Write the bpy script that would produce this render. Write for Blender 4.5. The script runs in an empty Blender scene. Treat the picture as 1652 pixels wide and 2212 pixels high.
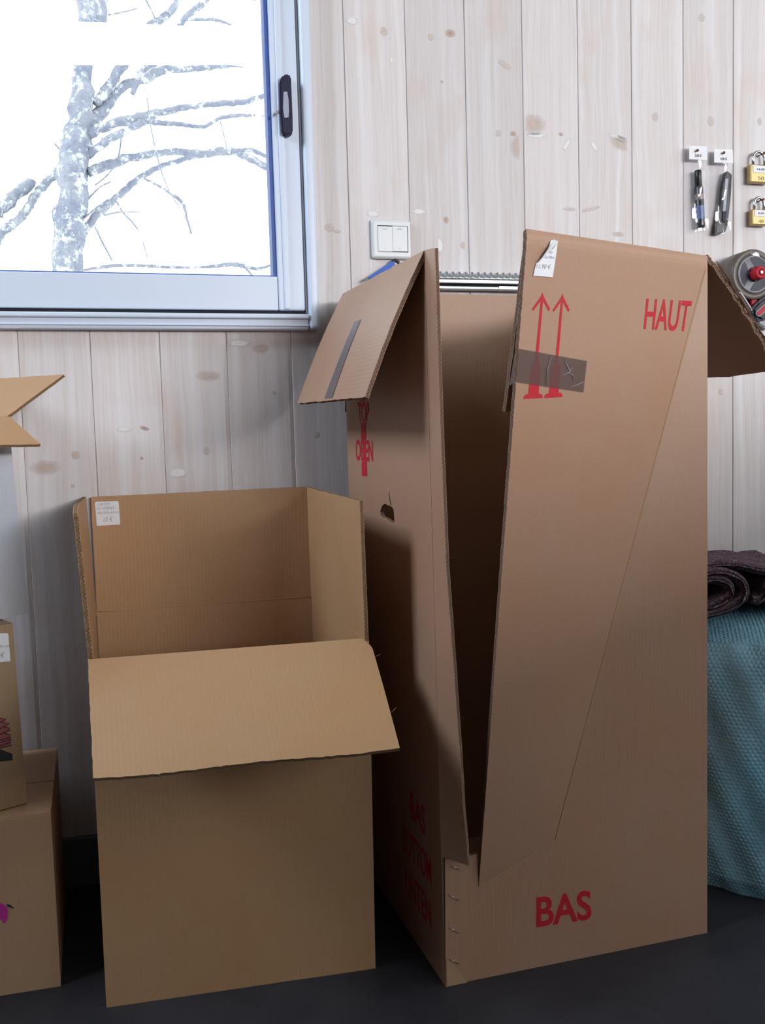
import bpy, bmesh, math, random
from mathutils import Vector as V, Matrix
random.seed(7)
S = bpy.context.scene
C = S.collection

# ---------------------------------------------------------------- camera
CAM = (-0.43534, -1.86748, 0.88579)
YAW, PITCH, ROLL, FPX = 0.25607, 0.0759, -0.02888, 1911.377
cy, sy, cp, sp = math.cos(YAW), math.sin(YAW), math.cos(PITCH), math.sin(PITCH)
fw = V((sy*cp, cy*cp, -sp)); rt = V((cy, -sy, 0)); up = rt.cross(fw)
rt, up = rt*math.cos(ROLL)+up*math.sin(ROLL), up*math.cos(ROLL)-rt*math.sin(ROLL)
cam = bpy.data.cameras.new('camera'); cam.sensor_fit = 'VERTICAL'; cam.sensor_height = 36
cam.lens = 36*FPX/2212; cam.clip_start = .02; cam.clip_end = 200
co = bpy.data.objects.new('camera', cam); C.objects.link(co)
co.matrix_world = Matrix(((rt.x, up.x, -fw.x, CAM[0]), (rt.y, up.y, -fw.y, CAM[1]), (rt.z, up.z, -fw.z, CAM[2]), (0, 0, 0, 1)))
S.camera = co

def at(px, py, y):
    """photo pixel -> point on the plane Y = y (used to measure where things hang on the wall)"""
    d = fw + rt*((px-826)/FPX) - up*((py-1106)/FPX)
    t = (y-CAM[1])/d.y
    return V(CAM)+d*t

# ---------------------------------------------------------------- light
W = bpy.data.worlds.new('sky'); S.world = W; W.use_nodes = True
bg = W.node_tree.nodes['Background']; bg.inputs[0].default_value = (.93, .97, 1, 1); bg.inputs[1].default_value = 3.0

def area(name, loc, aim, sx, sz, power, col):
    l = bpy.data.lights.new(name, 'AREA'); l.shape = 'RECTANGLE'; l.size = sx; l.size_y = sz; l.energy = power; l.color = col
    o = bpy.data.objects.new(name, l); C.objects.link(o); o.location = loc
    o.rotation_euler = (V(aim)-V(loc)).to_track_quat('-Z', 'Y').to_euler()
    return o
# hazy low sun: a wide bright strip of sky far outside the slot in the added slanting wall, parallel to it
sun = area('hazy_sun_glow', (3.6, -9.9, 2.42), (.2, -.55, .66), 6.0, .9, 700, (1, .96, .95))
sd = (V((.2, -.55, .66))-V((3.6, -9.9, 2.42))).normalized(); sxa = V((.53, .848, 0)); sya = sxa.cross(sd).normalized(); sza = sxa.cross(sya)
sun.rotation_euler = Matrix((sxa, sya, sza)).transposed().to_euler()
area('daylight_high_left_window', (-2.56, -.8, 2.75), (0, -.55, .7), 1.1, 1.0, 66, (.75, .86, 1))
S.view_settings.view_transform = 'Standard'; S.view_settings.look = 'None'
S.view_settings.exposure = 0.0; S.view_settings.gamma = 1; S.view_settings.use_curve_mapping = False

# ---------------------------------------------------------------- materials
def srgb(r, g, b):
    f = lambda c: (c/255/12.92) if c <= 10 else ((c/255+.055)/1.055)**2.4
    return (f(r), f(g), f(b), 1)

class NT:
    def __init__(s, name):
        s.m = bpy.data.materials.new(name); s.m.use_nodes = True
        s.t = s.m.node_tree; s.b = s.t.nodes['Principled BSDF']; s.out = s.t.nodes['Material Output']
    def n(s, typ, **kw):
        x = s.t.nodes.new(typ)
        for k, v in kw.items():
            if k.startswith('i_'):
                key = k[2:]; key = int(key) if key.isdigit() else key.replace('_', ' ')
                x.inputs[key].default_value = v
            else: setattr(x, k, v)
        return x
    def l(s, a, b): s.t.links.new(a, b)
    def mix(s, fac, a, b, mode='MIX'):
        x = s.n('ShaderNodeMix', data_type='RGBA', blend_type=mode)
        for sock, v in ((x.inputs[0], fac), (x.inputs[6], a), (x.inputs[7], b)):
            if hasattr(v, 'is_output'): s.l(v, sock)
            else: sock.default_value = v
        return x.outputs[2]
    def ramp(s, src, p0, p1, c0=(0, 0, 0, 1), c1=(1, 1, 1, 1)):
        x = s.n('ShaderNodeValToRGB'); e = x.color_ramp.elements
        e[0].position, e[1].position = p0, p1; e[0].color, e[1].color = c0, c1
        s.l(src, x.inputs[0]); return x.outputs[0]
    def noise(s, vec, scale, detail=3, rough=.6, sc=None):
        x = s.n('ShaderNodeTexNoise', i_Scale=scale, i_Detail=detail, i_Roughness=rough)
        if sc:
            mp = s.n('ShaderNodeMapping', i_Scale=sc); s.l(vec, mp.inputs[0]); vec = mp.outputs[0]
        s.l(vec, x.inputs['Vector']); return x.outputs[0]
    def bump(s, h, dist, strength=1):
        x = s.n('ShaderNodeBump', i_Distance=dist, i_Strength=strength); s.l(h, x.inputs['Height']); s.l(x.outputs[0], s.b.inputs['Normal'])

def plain(name, col, rough=.6, metal=0, spec=.5, noise=0, nscale=60, bump=0):
    t = NT(name); t.b.inputs['Base Color'].default_value = col; t.b.inputs['Roughness'].default_value = rough
    t.b.inputs['Metallic'].default_value = metal; t.b.inputs['Specular IOR Level'].default_value = spec
    if noise or bump:
        tc = t.n('ShaderNodeTexCoord').outputs['Object']; nz = t.noise(tc, nscale)
        if noise: t.l(t.mix(nz, tuple(c*(1-noise) for c in col[:3])+(1,), tuple(min(1, c*(1+noise)) for c in col[:3])+(1,)), t.b.inputs['Base Color'])
        if bump: t.bump(nz, bump)
    return t.m

def cardboard(name, col, flute=.0075, bump=.0003):
    t = NT(name); tc = t.n('ShaderNodeTexCoord'); ob, uv = tc.outputs['Object'], tc.outputs['UV']
    d = lambda k: tuple(c*k for c in col[:3])+(1,)
    c = t.mix(t.noise(ob, 620, 2), d(.86), d(1.12))
    c = t.mix(t.ramp(t.noise(ob, 7, 3), .35, .7), c, t.mix(1, c, (1.0, .93, .86, 1), 'MULTIPLY'))
    c = t.mix(t.ramp(t.noise(ob, 900, 1), .66, .75), c, d(.62))
    t.l(c, t.b.inputs['Base Color']); t.b.inputs['Roughness'].default_value = .5; t.b.inputs['Specular IOR Level'].default_value = .5
    w = t.n('ShaderNodeTexWave', i_Scale=2*math.pi/(20*flute)*1.0, i_Distortion=.4); w.bands_direction = 'X'
    t.l(uv, w.inputs['Vector'])
    h = t.n('ShaderNodeMath', operation='MULTIPLY_ADD', i_1=.5); t.l(w.outputs['Fac'], h.inputs[0]); t.l(t.noise(ob, 40, 2), h.inputs[2])
    t.bump(h.outputs[0], bump, .55)
    return t.m

def card_edge(name, col, flute=.0066):
    """cut edge of corrugated board: two liners with the wavy flute between them"""
    t = NT(name); uv = t.n('ShaderNodeTexCoord').outputs['UV']; sx = t.n('ShaderNodeSeparateXYZ'); t.l(uv, sx.inputs[0])
    m = lambda op, a, b=None: (lambda x: ([t.l(v, x.inputs[i]) if hasattr(v, 'is_output') else setattr(x.inputs[i], 'default_value', v) for i, v in enumerate((a, b)) if v is not None], x.outputs[0])[1])(t.n('ShaderNodeMath', operation=op))
    s = m('SINE', m('MULTIPLY', sx.outputs[0], 2*math.pi/flute))
    dv = m('SUBTRACT', sx.outputs[1], .5)
    wv = m('LESS_THAN', m('ABSOLUTE', m('SUBTRACT', dv, m('MULTIPLY', s, .26))), .12)
    li = m('GREATER_THAN', m('ABSOLUTE', dv), .36)
    wv = m('MULTIPLY', wv, .55); f = m('MAXIMUM', wv, li)
    nz = t.noise(t.n('ShaderNodeTexCoord').outputs['Object'], 130, 2)
    c = t.mix(f, tuple(k*.24 for k in col[:3])+(1,), tuple(k*.9 for k in col[:3])+(1,)); c = t.mix(t.ramp(nz, .4, .75), c, tuple(k*.45 for k in col[:3])+(1,))
    t.l(c, t.b.inputs['Base Color']); t.b.inputs['Roughness'].default_value = .9; t.bump(f, .0012, .8)
    return t.m

KR = (.46, .28, .148, 1)
KT = (.41, .25, .168, 1)
m_kraft = cardboard('kraft_board', KR); m_kraft_edge = card_edge('kraft_board_edge', KR)
m_tall = cardboard('kraft_board_reddish', KT); m_tall_edge = card_edge('kraft_board_reddish_edge', KT)
m_tall_in_shaded = cardboard('kraft_board_inside_shaded', (.33, .2, .125, 1))  # same kraft as the outside, darkened to carry the inner shade
m_greybox = cardboard('kraft_board_greyish', (.36, .25, .15, 1)); m_greybox_edge = card_edge('kraft_board_greyish_edge', (.36, .25, .15, 1))
m_white = cardboard('white_board', (.52, .58, .68, 1)); m_red = plain('red_ink', srgb(190, 22, 40), .7, noise=.12, nscale=300)
m_paper = plain('white_paper', (.8, .82, .86, 1), .6, bump=.0002)
m_pen = plain('pencil_ink', (.24, .24, .33, 1), .6); m_black = plain('black_plastic', (.008, .008, .011, 1), .35, noise=.2)
m_darkgrey = plain('dark_grey_plastic', (.035, .037, .043, 1), .5, 0, .3); m_grey = plain('grey_plastic', (.28, .29, .32, 1), .4)
m_redp = plain('red_plastic', (.40, .01, .025, 1), .5, 0, .3); m_steel = plain('steel', (.6, .6, .62, 1), .22, 1)
m_galv = plain('galvanised_steel', (.50, .54, .56, 1), .42, .9, noise=.15, nscale=90)
m_brass = plain('brass', (.42, .31, .14, 1), .42, .7, noise=.15, nscale=120); m_rust = plain('rusty_nail', (.16, .06, .035, 1), .6, .4, noise=.4)
m_alu = plain('white_window_profile', (.58, .66, .79, 1), .38, 0, .5, noise=.03, nscale=400)
m_gasket = plain('dark_blue_gasket', (.03, .085, .32, 1), .5, noise=.2); m_shadowgap = plain('black_gap', (.012, .014, .018, 1), .8, noise=.2)
m_navy = plain('navy_handle_plastic', (.012, .012, .042, 1), .5, 0, .25, noise=.15); m_insert = plain('grey_blue_insert', (.3, .32, .42, 1), .4)
m_switch = plain('glossy_switch_plastic', (.66, .68, .7, 1), .12, 0, .6)
m_blue = plain('blue_webbing', (.03, .11, .5, 1), .6, noise=.25, nscale=300); m_glare_blue = plain('glare_blue', (.09, .14, .3, 1), .3)
m_magenta = plain('magenta_ink', (.55, .03, .33, 1), .7, noise=.1); m_pink = plain('dull_pink_ink', (.30, .09, .1, 1), .75, noise=.15)
m_maroon = plain('maroon_ink', (.05, .008, .014, 1), .7); m_charcoal = plain('charcoal_ink', (.02, .022, .026, 1), .7)
m_plaster = plain('pale_plaster', (.40, .35, .30, 1), .8, noise=.05); m_floor_dummy = None

def wood():
    t = NT('whitewashed_pine'); ob = t.n('ShaderNodeTexCoord').outputs['Object']; oi = t.n('ShaderNodeObjectInfo')
    off = t.n('ShaderNodeVectorMath', operation='SCALE'); cx = t.n('ShaderNodeCombineXYZ')
    t.l(oi.outputs['Random'], cx.inputs[0]); t.l(oi.outputs['Random'], cx.inputs[2]); t.l(cx.outputs[0], off.inputs[0]); off.inputs['Scale'].default_value = 37
    ad = t.n('ShaderNodeVectorMath', operation='ADD'); t.l(ob, ad.inputs[0]); t.l(off.outputs[0], ad.inputs[1]); v = ad.outputs[0]
    wrp = t.noise(v, 3, 2); 
    wv = t.n('ShaderNodeVectorMath', operation='SCALE'); wv.inputs['Scale'].default_value = .03; wc = t.n('ShaderNodeCombineXYZ'); t.l(wrp, wc.inputs[0]); t.l(wc.outputs[0], wv.inputs[0])
    ad2 = t.n('ShaderNodeVectorMath', operation='ADD'); t.l(v, ad2.inputs[0]); t.l(wv.outputs[0], ad2.inputs[1]); g = ad2.outputs[0]
    fine = t.noise(g, 1, 4, .65, (190, 190, 4)); broad = t.noise(g, 1, 2, .5, (38, 38, .8)); stain = t.noise(v, 1, 3, .55, (7, 7, 3.2))
    c = t.mix(t.ramp(fine, .35, .7), (.60, .555, .55, 1), (.68, .65, .66, 1))
    c = t.mix(t.ramp(broad, .5, .72), c, (.72, .71, .735, 1))
    c = t.mix(t.ramp(stain, .56, .78, (0, 0, 0, 1), (.62, .62, .62, 1)), c, (.60, .46, .375, 1))
    c = t.mix(t.ramp(t.noise(v, 1, 2, .5, (4, 4, 5)), .62, .75, (0, 0, 0, 1), (.35, .35, .35, 1)), c, (.76, .76, .78, 1))
    tint = t.n('ShaderNodeHueSaturation'); mr = t.n('ShaderNodeMapRange', i_3=.93, i_4=1.05); t.l(oi.outputs['Random'], mr.inputs[0]); t.l(mr.outputs[0], tint.inputs['Value']); t.l(c, tint.inputs['Color'])
    t.l(tint.outputs[0], t.b.inputs['Base Color']); t.b.inputs['Roughness'].default_value = .55; t.b.inputs['Specular IOR Level'].default_value = .3
    t.bump(fine, .0006, .5); return t.m
m_wood = wood()

def floor_mat():
    t = NT('dark_slate_vinyl'); ob = t.n('ShaderNodeTexCoord').outputs['Object']
    c = t.mix(t.ramp(t.noise(ob, 6, 5, .7), .3, .75), (.018, .019, .025, 1), (.036, .036, .044, 1))
    c = t.mix(t.ramp(t.noise(ob, 220, 2), .6, .75), c, (.038, .038, .044, 1)); t.l(c, t.b.inputs['Base Color'])
    t.b.inputs['Roughness'].default_value = .55; t.b.inputs['Specular IOR Level'].default_value = .35; t.bump(t.noise(ob, 160, 3), .0006, .5); return t.m
m_floor = floor_mat()
m_base = plain('blue_grey_baseboard', (.11, .13, .155, 1), .45, noise=.1)

def glass_mat(name, tint=(1, 1, 1, 1), gloss=.08, rough=.02, fres=True):
    t = NT(name); tr = t.n('ShaderNodeBsdfTransparent', i_Color=tint); gl = t.n('ShaderNodeBsdfGlossy', i_Roughness=rough)
    mx = t.n('ShaderNodeMixShader', i_Fac=gloss)
    if fres:
        fr = t.n('ShaderNodeFresnel', i_IOR=1.45); t.l(fr.outputs[0], mx.inputs[0])
    t.l(tr.outputs[0], mx.inputs[1]); t.l(gl.outputs[0], mx.inputs[2]); t.l(mx.outputs[0], t.out.inputs[0]); return t.m
m_glass = glass_mat('window_glass', (.97, .99, .98, 1))
def film():
    t = NT('crinkled_clear_film'); ob = t.n('ShaderNodeTexCoord').outputs['Object']
    tr = t.n('ShaderNodeBsdfTransparent', i_Color=(.96, .96, .98, 1)); gl = t.n('ShaderNodeBsdfGlossy', i_Roughness=.22)
    bp = t.n('ShaderNodeBump', i_Distance=.004, i_Strength=.9); t.l(t.noise(ob, 70, 3), bp.inputs['Height']); t.l(bp.outputs[0], gl.inputs[1])
    mx = t.n('ShaderNodeMixShader', i_Fac=.028); t.l(tr.outputs[0], mx.inputs[1]); t.l(gl.outputs[0], mx.inputs[2]); t.l(mx.outputs[0], t.out.inputs[0]); return t.m
m_film = film()
def tape_mat(name, tint, diff, k=.35):
    t = NT(name); ob = t.n('ShaderNodeTexCoord').outputs['Object']
    tr = t.n('ShaderNodeBsdfTransparent', i_Color=tint); t.b.inputs['Base Color'].default_value = diff; t.b.inputs['Roughness'].default_value = .3
    t.bump(t.noise(ob, 60, 2), .001, .4)
    mx = t.n('ShaderNodeMixShader', i_Fac=k); t.l(tr.outputs[0], mx.inputs[1]); t.l(t.b.outputs[0], mx.inputs[2]); t.l(mx.outputs[0], t.out.inputs[0]); return t.m
m_tape = tape_mat('brown_packing_tape', (.66, .60, .62, 1), (.19, .15, .14, 1), .45)
m_tape2 = tape_mat('grey_tape', (.6, .58, .6, 1), (.2, .17, .18, 1), .7)
def knot_mat(name, mid, core, rim=.3):
    t = NT(name); uv = t.n('ShaderNodeTexCoord').outputs['UV']; ob = t.n('ShaderNodeTexCoord').outputs['Object']
    ln = t.n('ShaderNodeVectorMath', operation='LENGTH'); t.l(uv, ln.inputs[0])
    r = t.n('ShaderNodeMath', operation='MULTIPLY_ADD', i_1=.35); t.l(t.noise(ob, 120, 2), r.inputs[0]); t.l(ln.outputs['Value'], r.inputs[2])
    sb = t.n('ShaderNodeMath', operation='SUBTRACT', i_1=.17); t.l(r.outputs[0], sb.inputs[0]); rr = sb.outputs[0]
    c = t.mix(t.ramp(rr, .05, .6), core, mid)
    t.l(c, t.b.inputs['Base Color']); t.b.inputs['Roughness'].default_value = .6
    tr = t.n('ShaderNodeBsdfTransparent'); mx = t.n('ShaderNodeMixShader'); t.l(t.ramp(rr, rim, .98), mx.inputs[0])
    t.l(t.b.outputs[0], mx.inputs[1]); t.l(tr.outputs[0], mx.inputs[2]); t.l(mx.outputs[0], t.out.inputs[0]); return t.m
m_knot = {'w': knot_mat('pale_knot', (.80, .80, .82, 1), (.70, .69, .69, 1), .45), 'b': knot_mat('brown_knot', (.58, .45, .38, 1), (.33, .18, .13, 1), .4),
          't': knot_mat('tan_knot', (.68, .61, .58, 1), (.47, .38, .33, 1), .35), 's': knot_mat('tan_stain', (.66, .56, .50, 1), (.60, .47, .39, 1), .0)}

def bubble_mat():
    t = NT('blue_bubble_film'); ob = t.n('ShaderNodeTexCoord').outputs['Object']
    c = t.mix(t.ramp(t.noise(ob, 5, 4), .3, .7), (.22, .50, .67, 1), (.34, .63, .79, 1)); t.l(c, t.b.inputs['Base Color'])
    t.b.inputs['Roughness'].default_value = .22; t.b.inputs['Specular IOR Level'].default_value = .6; t.bump(t.noise(ob, 45, 3), .004, .5); return t.m
m_bubble = bubble_mat()
def felt():
    t = NT('mottled_recycled_felt'); ob = t.n('ShaderNodeTexCoord').outputs['Object']
    c = t.mix(t.ramp(t.noise(ob, 260, 3), .35, .68), (.05, .03, .045, 1), (.25, .19, .23, 1))
    c = t.mix(t.ramp(t.noise(ob, 90, 2), .5, .7), c, (.11, .06, .085, 1))
    for sc, col, k in ((170, (.4, .02, .05, 1), .71), (150, (.08, .25, .27, 1), .73), (310, (.4, .38, .42, 1), .68)):
        mp = t.n('ShaderNodeMapping', i_Location=(sc*.37, sc*.11, k)); t.l(ob, mp.inputs[0])
        c = t.mix(t.ramp(t.noise(mp.outputs[0], sc, 1), k, k+.04), c, col)
    t.l(c, t.b.inputs['Base Color']); t.b.inputs['Roughness'].default_value = 1; t.b.inputs['Specular IOR Level'].default_value = .1
    t.bump(t.noise(ob, 400, 3), .003, 1); return t.m
m_felt = felt()
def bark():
    t = NT('glare_paled_lichen_bark'); ob = t.n('ShaderNodeTexCoord').outputs['Object']
    c = t.mix(t.ramp(t.noise(ob, 9, 5, .7), .35, .65), (.21, .235, .31, 1), (.33, .35, .41, 1))  # pale bluish base puts the window glare into the bark colour
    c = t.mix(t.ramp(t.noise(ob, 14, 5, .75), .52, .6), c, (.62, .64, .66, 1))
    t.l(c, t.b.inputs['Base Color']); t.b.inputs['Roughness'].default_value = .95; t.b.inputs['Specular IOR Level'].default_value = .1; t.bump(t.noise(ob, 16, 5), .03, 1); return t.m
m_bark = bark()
m_snow = plain('white_ground', (.85, .87, .9, 1), .9, noise=.05, nscale=3); m_beam = plain('white_painted_beam', (.92, .93, .94, 1), .6, noise=.02)

# ---------------------------------------------------------------- helpers
def tag(o, label=None, cat=None, group=None, kind=None):
    for k, v in (('label', label), ('category', cat), ('group', group), ('kind', kind)):
        if v: o[k] = v
    return o
def thing(name, loc, label, cat, group=None):
    o = bpy.data.objects.new(name, None); C.objects.link(o); o.location = loc; o.empty_display_size = .05
    return tag(o, label, cat, group)
def link(name, me, parent=None, loc=None):
    o = bpy.data.objects.new(name, me); C.objects.link(o)
    if parent:
        o.parent = parent
        p = parent; off = V((0, 0, 0))
        while p: off += p.location; p = p.parent
        o.location = -off          # mesh data are in world metres
    if loc: o.location = V(o.location)+V(loc)
    return o
def mesh(name, vs, fs, mats, parent=None, smooth=False, midx=None, uvs=None):
    me = bpy.data.meshes.new(name); me.from_pydata([tuple(v) for v in vs], [], fs)
    for m in (mats if isinstance(mats, (list, tuple)) else [mats]): me.materials.append(m)
    if midx: me.polygons.foreach_set('material_index', midx)
    if uvs:
        l = me.uv_layers.new(name='UVMap'); l.data.foreach_set('uv', [c for u in uvs for c in u])
    if smooth: me.polygons.foreach_set('use_smooth', [True]*len(me.polygons))
    me.update(); return link(name, me, parent)
def bmobj(name, bm, mats, parent=None, smooth=False):
    me = bpy.data.meshes.new(name); bmesh.ops.recalc_face_normals(bm, faces=bm.faces); bm.to_mesh(me); bm.free()
    for m in (mats if isinstance(mats, (list, tuple)) else [mats]): me.materials.append(m)
    if smooth: me.polygons.foreach_set('use_smooth', [True]*len(me.polygons))
    return link(name, me, parent)
def bbox(bm, a, b, bev=0, seg=2, M=None):
    """box between corners a and b, edges bevelled, optionally turned by M"""
    r = bmesh.ops.create_cube(bm, size=1); vs = r['verts']
    for v in vs: v.co = V([a[i]+(b[i]-a[i])*(v.co[i]+.5) for i in range(3)])
    if bev:
        es = list({e for v in vs for e in v.link_edges}); q = bmesh.ops.bevel(bm, geom=es, offset=bev, segments=seg, affect='EDGES', profile=.5)
        vs = list({v for f in q['faces'] for v in f.verts} | {v for v in vs if v.is_valid})
    if M: bmesh.ops.transform(bm, matrix=M, verts=[v for v in vs if v.is_valid])
def boxo(name, a, b, mat, parent=None, bev=0, seg=2, M=None):
    bm = bmesh.new(); bbox(bm, a, b, bev, seg, M); return bmobj(name, bm, mat, parent)
def prism(name, pts, n, mat, parent=None, bev=0):
    """flat outline (world points) given depth along n"""
    bm = bmesh.new(); f = bm.faces.new([bm.verts.new(p) for p in pts]); r = bmesh.ops.extrude_face_region(bm, geom=[f])
    bmesh.ops.translate(bm, vec=V(n), verts=[v for v in r['geom'] if isinstance(v, bmesh.types.BMVert)])
    if bev: bmesh.ops.bevel(bm, geom=list(bm.edges), offset=bev, segments=2, affect='EDGES')
    return bmobj(name, bm, mat, parent)
def tube(name, pts, rads, mat, parent=None, n=8, jit=0, cap=True):
    pts = [V(p) for p in pts]; vs = []; fs = []
    for i, p in enumerate(pts):
        d = (pts[min(i+1, len(pts)-1)]-pts[max(i-1, 0)]).normalized(); a = d.cross(V((.31, .9, .2))).normalized(); b = d.cross(a)
        for k in range(n):
            w = 2*math.pi*k/n; r = rads[i]*(1+random.uniform(-jit, jit)); vs.append(p+a*math.cos(w)*r+b*math.sin(w)*r)
    for i in range(len(pts)-1):
        for k in range(n): fs.append((i*n+k, i*n+(k+1) % n, (i+1)*n+(k+1) % n, (i+1)*n+k))
    if cap: fs += [tuple(range(n))[::-1], tuple((len(pts)-1)*n+k for k in range(n))]
    return mesh(name, vs, fs, mat, parent, True)
def smooth_path(pts, m=5):
    """Catmull-Rom resampling of (point, radius) lists"""
    out = []
    for i in range(len(pts)-1):
        p0, p1, p2, p3 = (pts[max(i-1, 0)], pts[i], pts[i+1], pts[min(i+2, len(pts)-1)])
        for j in range(m):
            t = j/m; out.append(tuple(.5*(2*b+(c-a)*t+(2*a-5*b+4*c-d)*t*t+(3*b-3*c+d-a)*t**3) for a, b, c, d in zip(p0, p1, p2, p3)))
    out.append(pts[-1]); return out
def lathe(name, prof, origin, axis, mat, parent=None, n=40, smooth=True):
    """profile of (radius, distance along axis)"""
    axis = V(axis).normalized(); a = axis.orthogonal().normalized(); b = axis.cross(a); vs = []; fs = []
    for r, h in prof:
        for k in range(n): w = 2*math.pi*k/n; vs.append(V(origin)+axis*h+(a*math.cos(w)+b*math.sin(w))*r)
    for i in range(len(prof)-1):
        for k in range(n): fs.append((i*n+k, i*n+(k+1) % n, (i+1)*n+(k+1) % n, (i+1)*n+k))
    return mesh(name, vs, fs, mat, parent, smooth)

def lerp(a, b, t): return a+(b-a)*t
def bil(a, b, c, d):
    """a at (0,0), b at (1,0), c at (1,1), d at (0,1)"""
    a, b, c, d = V(a), V(b), V(c), V(d)
    return lambda s, t: a*((1-s)*(1-t))+b*(s*(1-t))+c*(s*t)+d*((1-s)*t)
def normal(f, s, t):
    e = 1e-3; return ((f(s+e, t)-f(s-e, t)).cross(f(s, t+e)-f(s, t-e))).normalized()
def sheet(name, f, th, mats, parent, nu=16, nv=16, rag=.0005, flip=False, ragsides='lrbt', cut='lrbt'):
    """corrugated sheet: f(s,t) is the outer face seen with s to the right, t up; thickness goes behind it"""
    sgn = -1 if not flip else 1; vs = []; inn = []
    L = sum((f((i+1)/nu, .5)-f(i/nu, .5)).length for i in range(nu)); H = sum((f(.5, (j+1)/nv)-f(.5, j/nv)).length for j in range(nv))
    for j in range(nv+1):
        for i in range(nu+1):
            s, t = i/nu, j/nv
            if i == 0 and 'l' in ragsides: s += random.uniform(-rag, rag)/L
            if i == nu and 'r' in ragsides: s += random.uniform(-rag, rag)/L
            if j == 0 and 'b' in ragsides: t += random.uniform(-rag, rag)/H
            if j == nv and 't' in ragsides: t += random.uniform(-rag, rag)/H
            p = f(s, t); vs.append(p); inn.append(p+normal(f, i/nu, j/nv)*sgn*th)
    N = len(vs); vs += inn; fs = []; mi = []; uv = []; w = nu+1
    q = lambda i, j: j*w+i
    for j in range(nv):
        for i in range(nu):
            a = (q(i, j), q(i+1, j), q(i+1, j+1), q(i, j+1)); u = [(i/nu*L, j/nv*H), ((i+1)/nu*L, j/nv*H), ((i+1)/nu*L, (j+1)/nv*H), (i/nu*L, (j+1)/nv*H)]
            fs.append(a if sgn < 0 else a[::-1]); mi.append(0); uv += u if sgn < 0 else u[::-1]
            a = tuple(N+k for k in a); fs.append(a[::-1] if sgn < 0 else a); mi.append(1); uv += u[::-1] if sgn < 0 else u
    def edge(ids, ln, side):
        for k in range(len(ids)-1):
            a, b = ids[k], ids[k+1]; u0, u1 = ln*k/(len(ids)-1), ln*(k+1)/(len(ids)-1)
            fs.append((b, a, a+N, b+N)); mi.append(2 if side in cut else 0); uv.extend([(u1, 0), (u0, 0), (u0, 1), (u1, 1)])
    edge([q(i, 0) for i in range(w)], L, 'b'); edge([q(nu, j) for j in range(nv+1)], H, 'r')
    edge([q(i, nv) for i in range(w)][::-1], L, 't'); edge([q(0, j) for j in range(nv+1)][::-1], H, 'l')
    return mesh(name, vs, fs, mats, parent, False, mi, uv)
def decal(name, polys, mp, mat, parent, sub=0):
    """flat print: 2-D outlines laid on a surface by mp(u, v)"""
    bm = bmesh.new()
    for P in polys:
        f = bm.faces.new([bm.verts.new((x, y, 0)) for x, y in P]); f.normal_update()
    if sub:
        bmesh.ops.triangulate(bm, faces=bm.faces); bmesh.ops.subdivide_edges(bm, edges=list(bm.edges), cuts=sub, use_grid_fill=True)
    for v in bm.verts: v.co = mp(v.co.x, v.co.y)
    me = bpy.data.meshes.new(name); bm.to_mesh(me); bm.free(); me.materials.append(mat); return link(name, me, parent)
def text(name, body, mp, rect, mat, parent, bold=0, shear=0, sub=0):
    """lettering scaled into rect (u0,v0,u1,v1) and laid on a surface by mp"""
    cu = bpy.data.curves.new('t', 'FONT'); cu.body = body; cu.shear = shear; cu.offset = bold; cu.resolution_u = 4; cu.align_x = 'CENTER'
    o = bpy.data.objects.new('t', cu); C.objects.link(o); dg = bpy.context.evaluated_depsgraph_get()
    me = bpy.data.meshes.new_from_object(o.evaluated_get(dg)); C.objects.unlink(o); bpy.data.objects.remove(o); bpy.data.curves.remove(cu)
    xs = [v.co.x for v in me.vertices]; ys = [v.co.y for v in me.vertices]; x0, x1, y0, y1 = min(xs), max(xs), min(ys), max(ys)
    if sub:
        bm = bmesh.new(); bm.from_mesh(me); bmesh.ops.subdivide_edges(bm, edges=list(bm.edges), cuts=sub, use_grid_fill=True); bmesh.ops.triangulate(bm, faces=bm.faces); bm.to_mesh(me); bm.free()
    for v in me.vertices:
        v.co = mp(rect[0]+(rect[2]-rect[0])*(v.co.x-x0)/(x1-x0), rect[1]+(rect[3]-rect[1])*(v.co.y-y0)/(y1-y0))
    me.materials.clear(); me.materials.append(mat); me.name = name; return link(name, me, parent)
def on(f, off, flip=False, swap=None):
    """surface point lifted by off along its outward normal"""
    k = -1 if flip else 1
    return lambda s, t: f(s, t)+normal(f, s, t)*off*k
def quad2(f, a, b, c, d):
    """unit square -> quad given in the surface's own (s,t) -> f"""
    g = bil(V((*a, 0)), V((*b, 0)), V((*c, 0)), V((*d, 0)))
    return lambda u, v: (lambda q: f(q.x, q.y))(g(u, v))
RECT = [[(0, 0), (1, 0), (1, 1), (0, 1)]]

# ---------------------------------------------------------------- setting
P0 = .13416; ZT = 3.8
X0, X1, YF = -18*P0, 32*P0, -5.5
def struct(o): o['kind'] = 'structure'; return o
struct(boxo('floor', (X0-.2, YF-.2, -.1), (X1+.2, .2, 0), m_floor))
WX0, WX1, WZ0, WZ1 = -1.46, -.135, 1.215, 2.22     # opening behind the back window frame
def pierced(name, boxes, mat):
    bm = bmesh.new()
    for a, b in boxes: bbox(bm, a, b)
    return struct(bmobj(name, bm, mat))
wall = pierced('wall_back', [((X0, .015, 0), (WX0, .2, ZT)), ((WX1, .015, 0), (X1, .2, ZT)), ((WX0, .015, 0), (WX1, .2, WZ0)), ((WX0, .015, WZ1), (WX1, .2, ZT))], m_wood)
struct(prism('ceiling', [(X0-.2, .2, ZT), (4.2, .2, ZT), (.5, -5.7, ZT), (X0-.2, -5.7, ZT)], (0, 0, .1), m_plaster))
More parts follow.
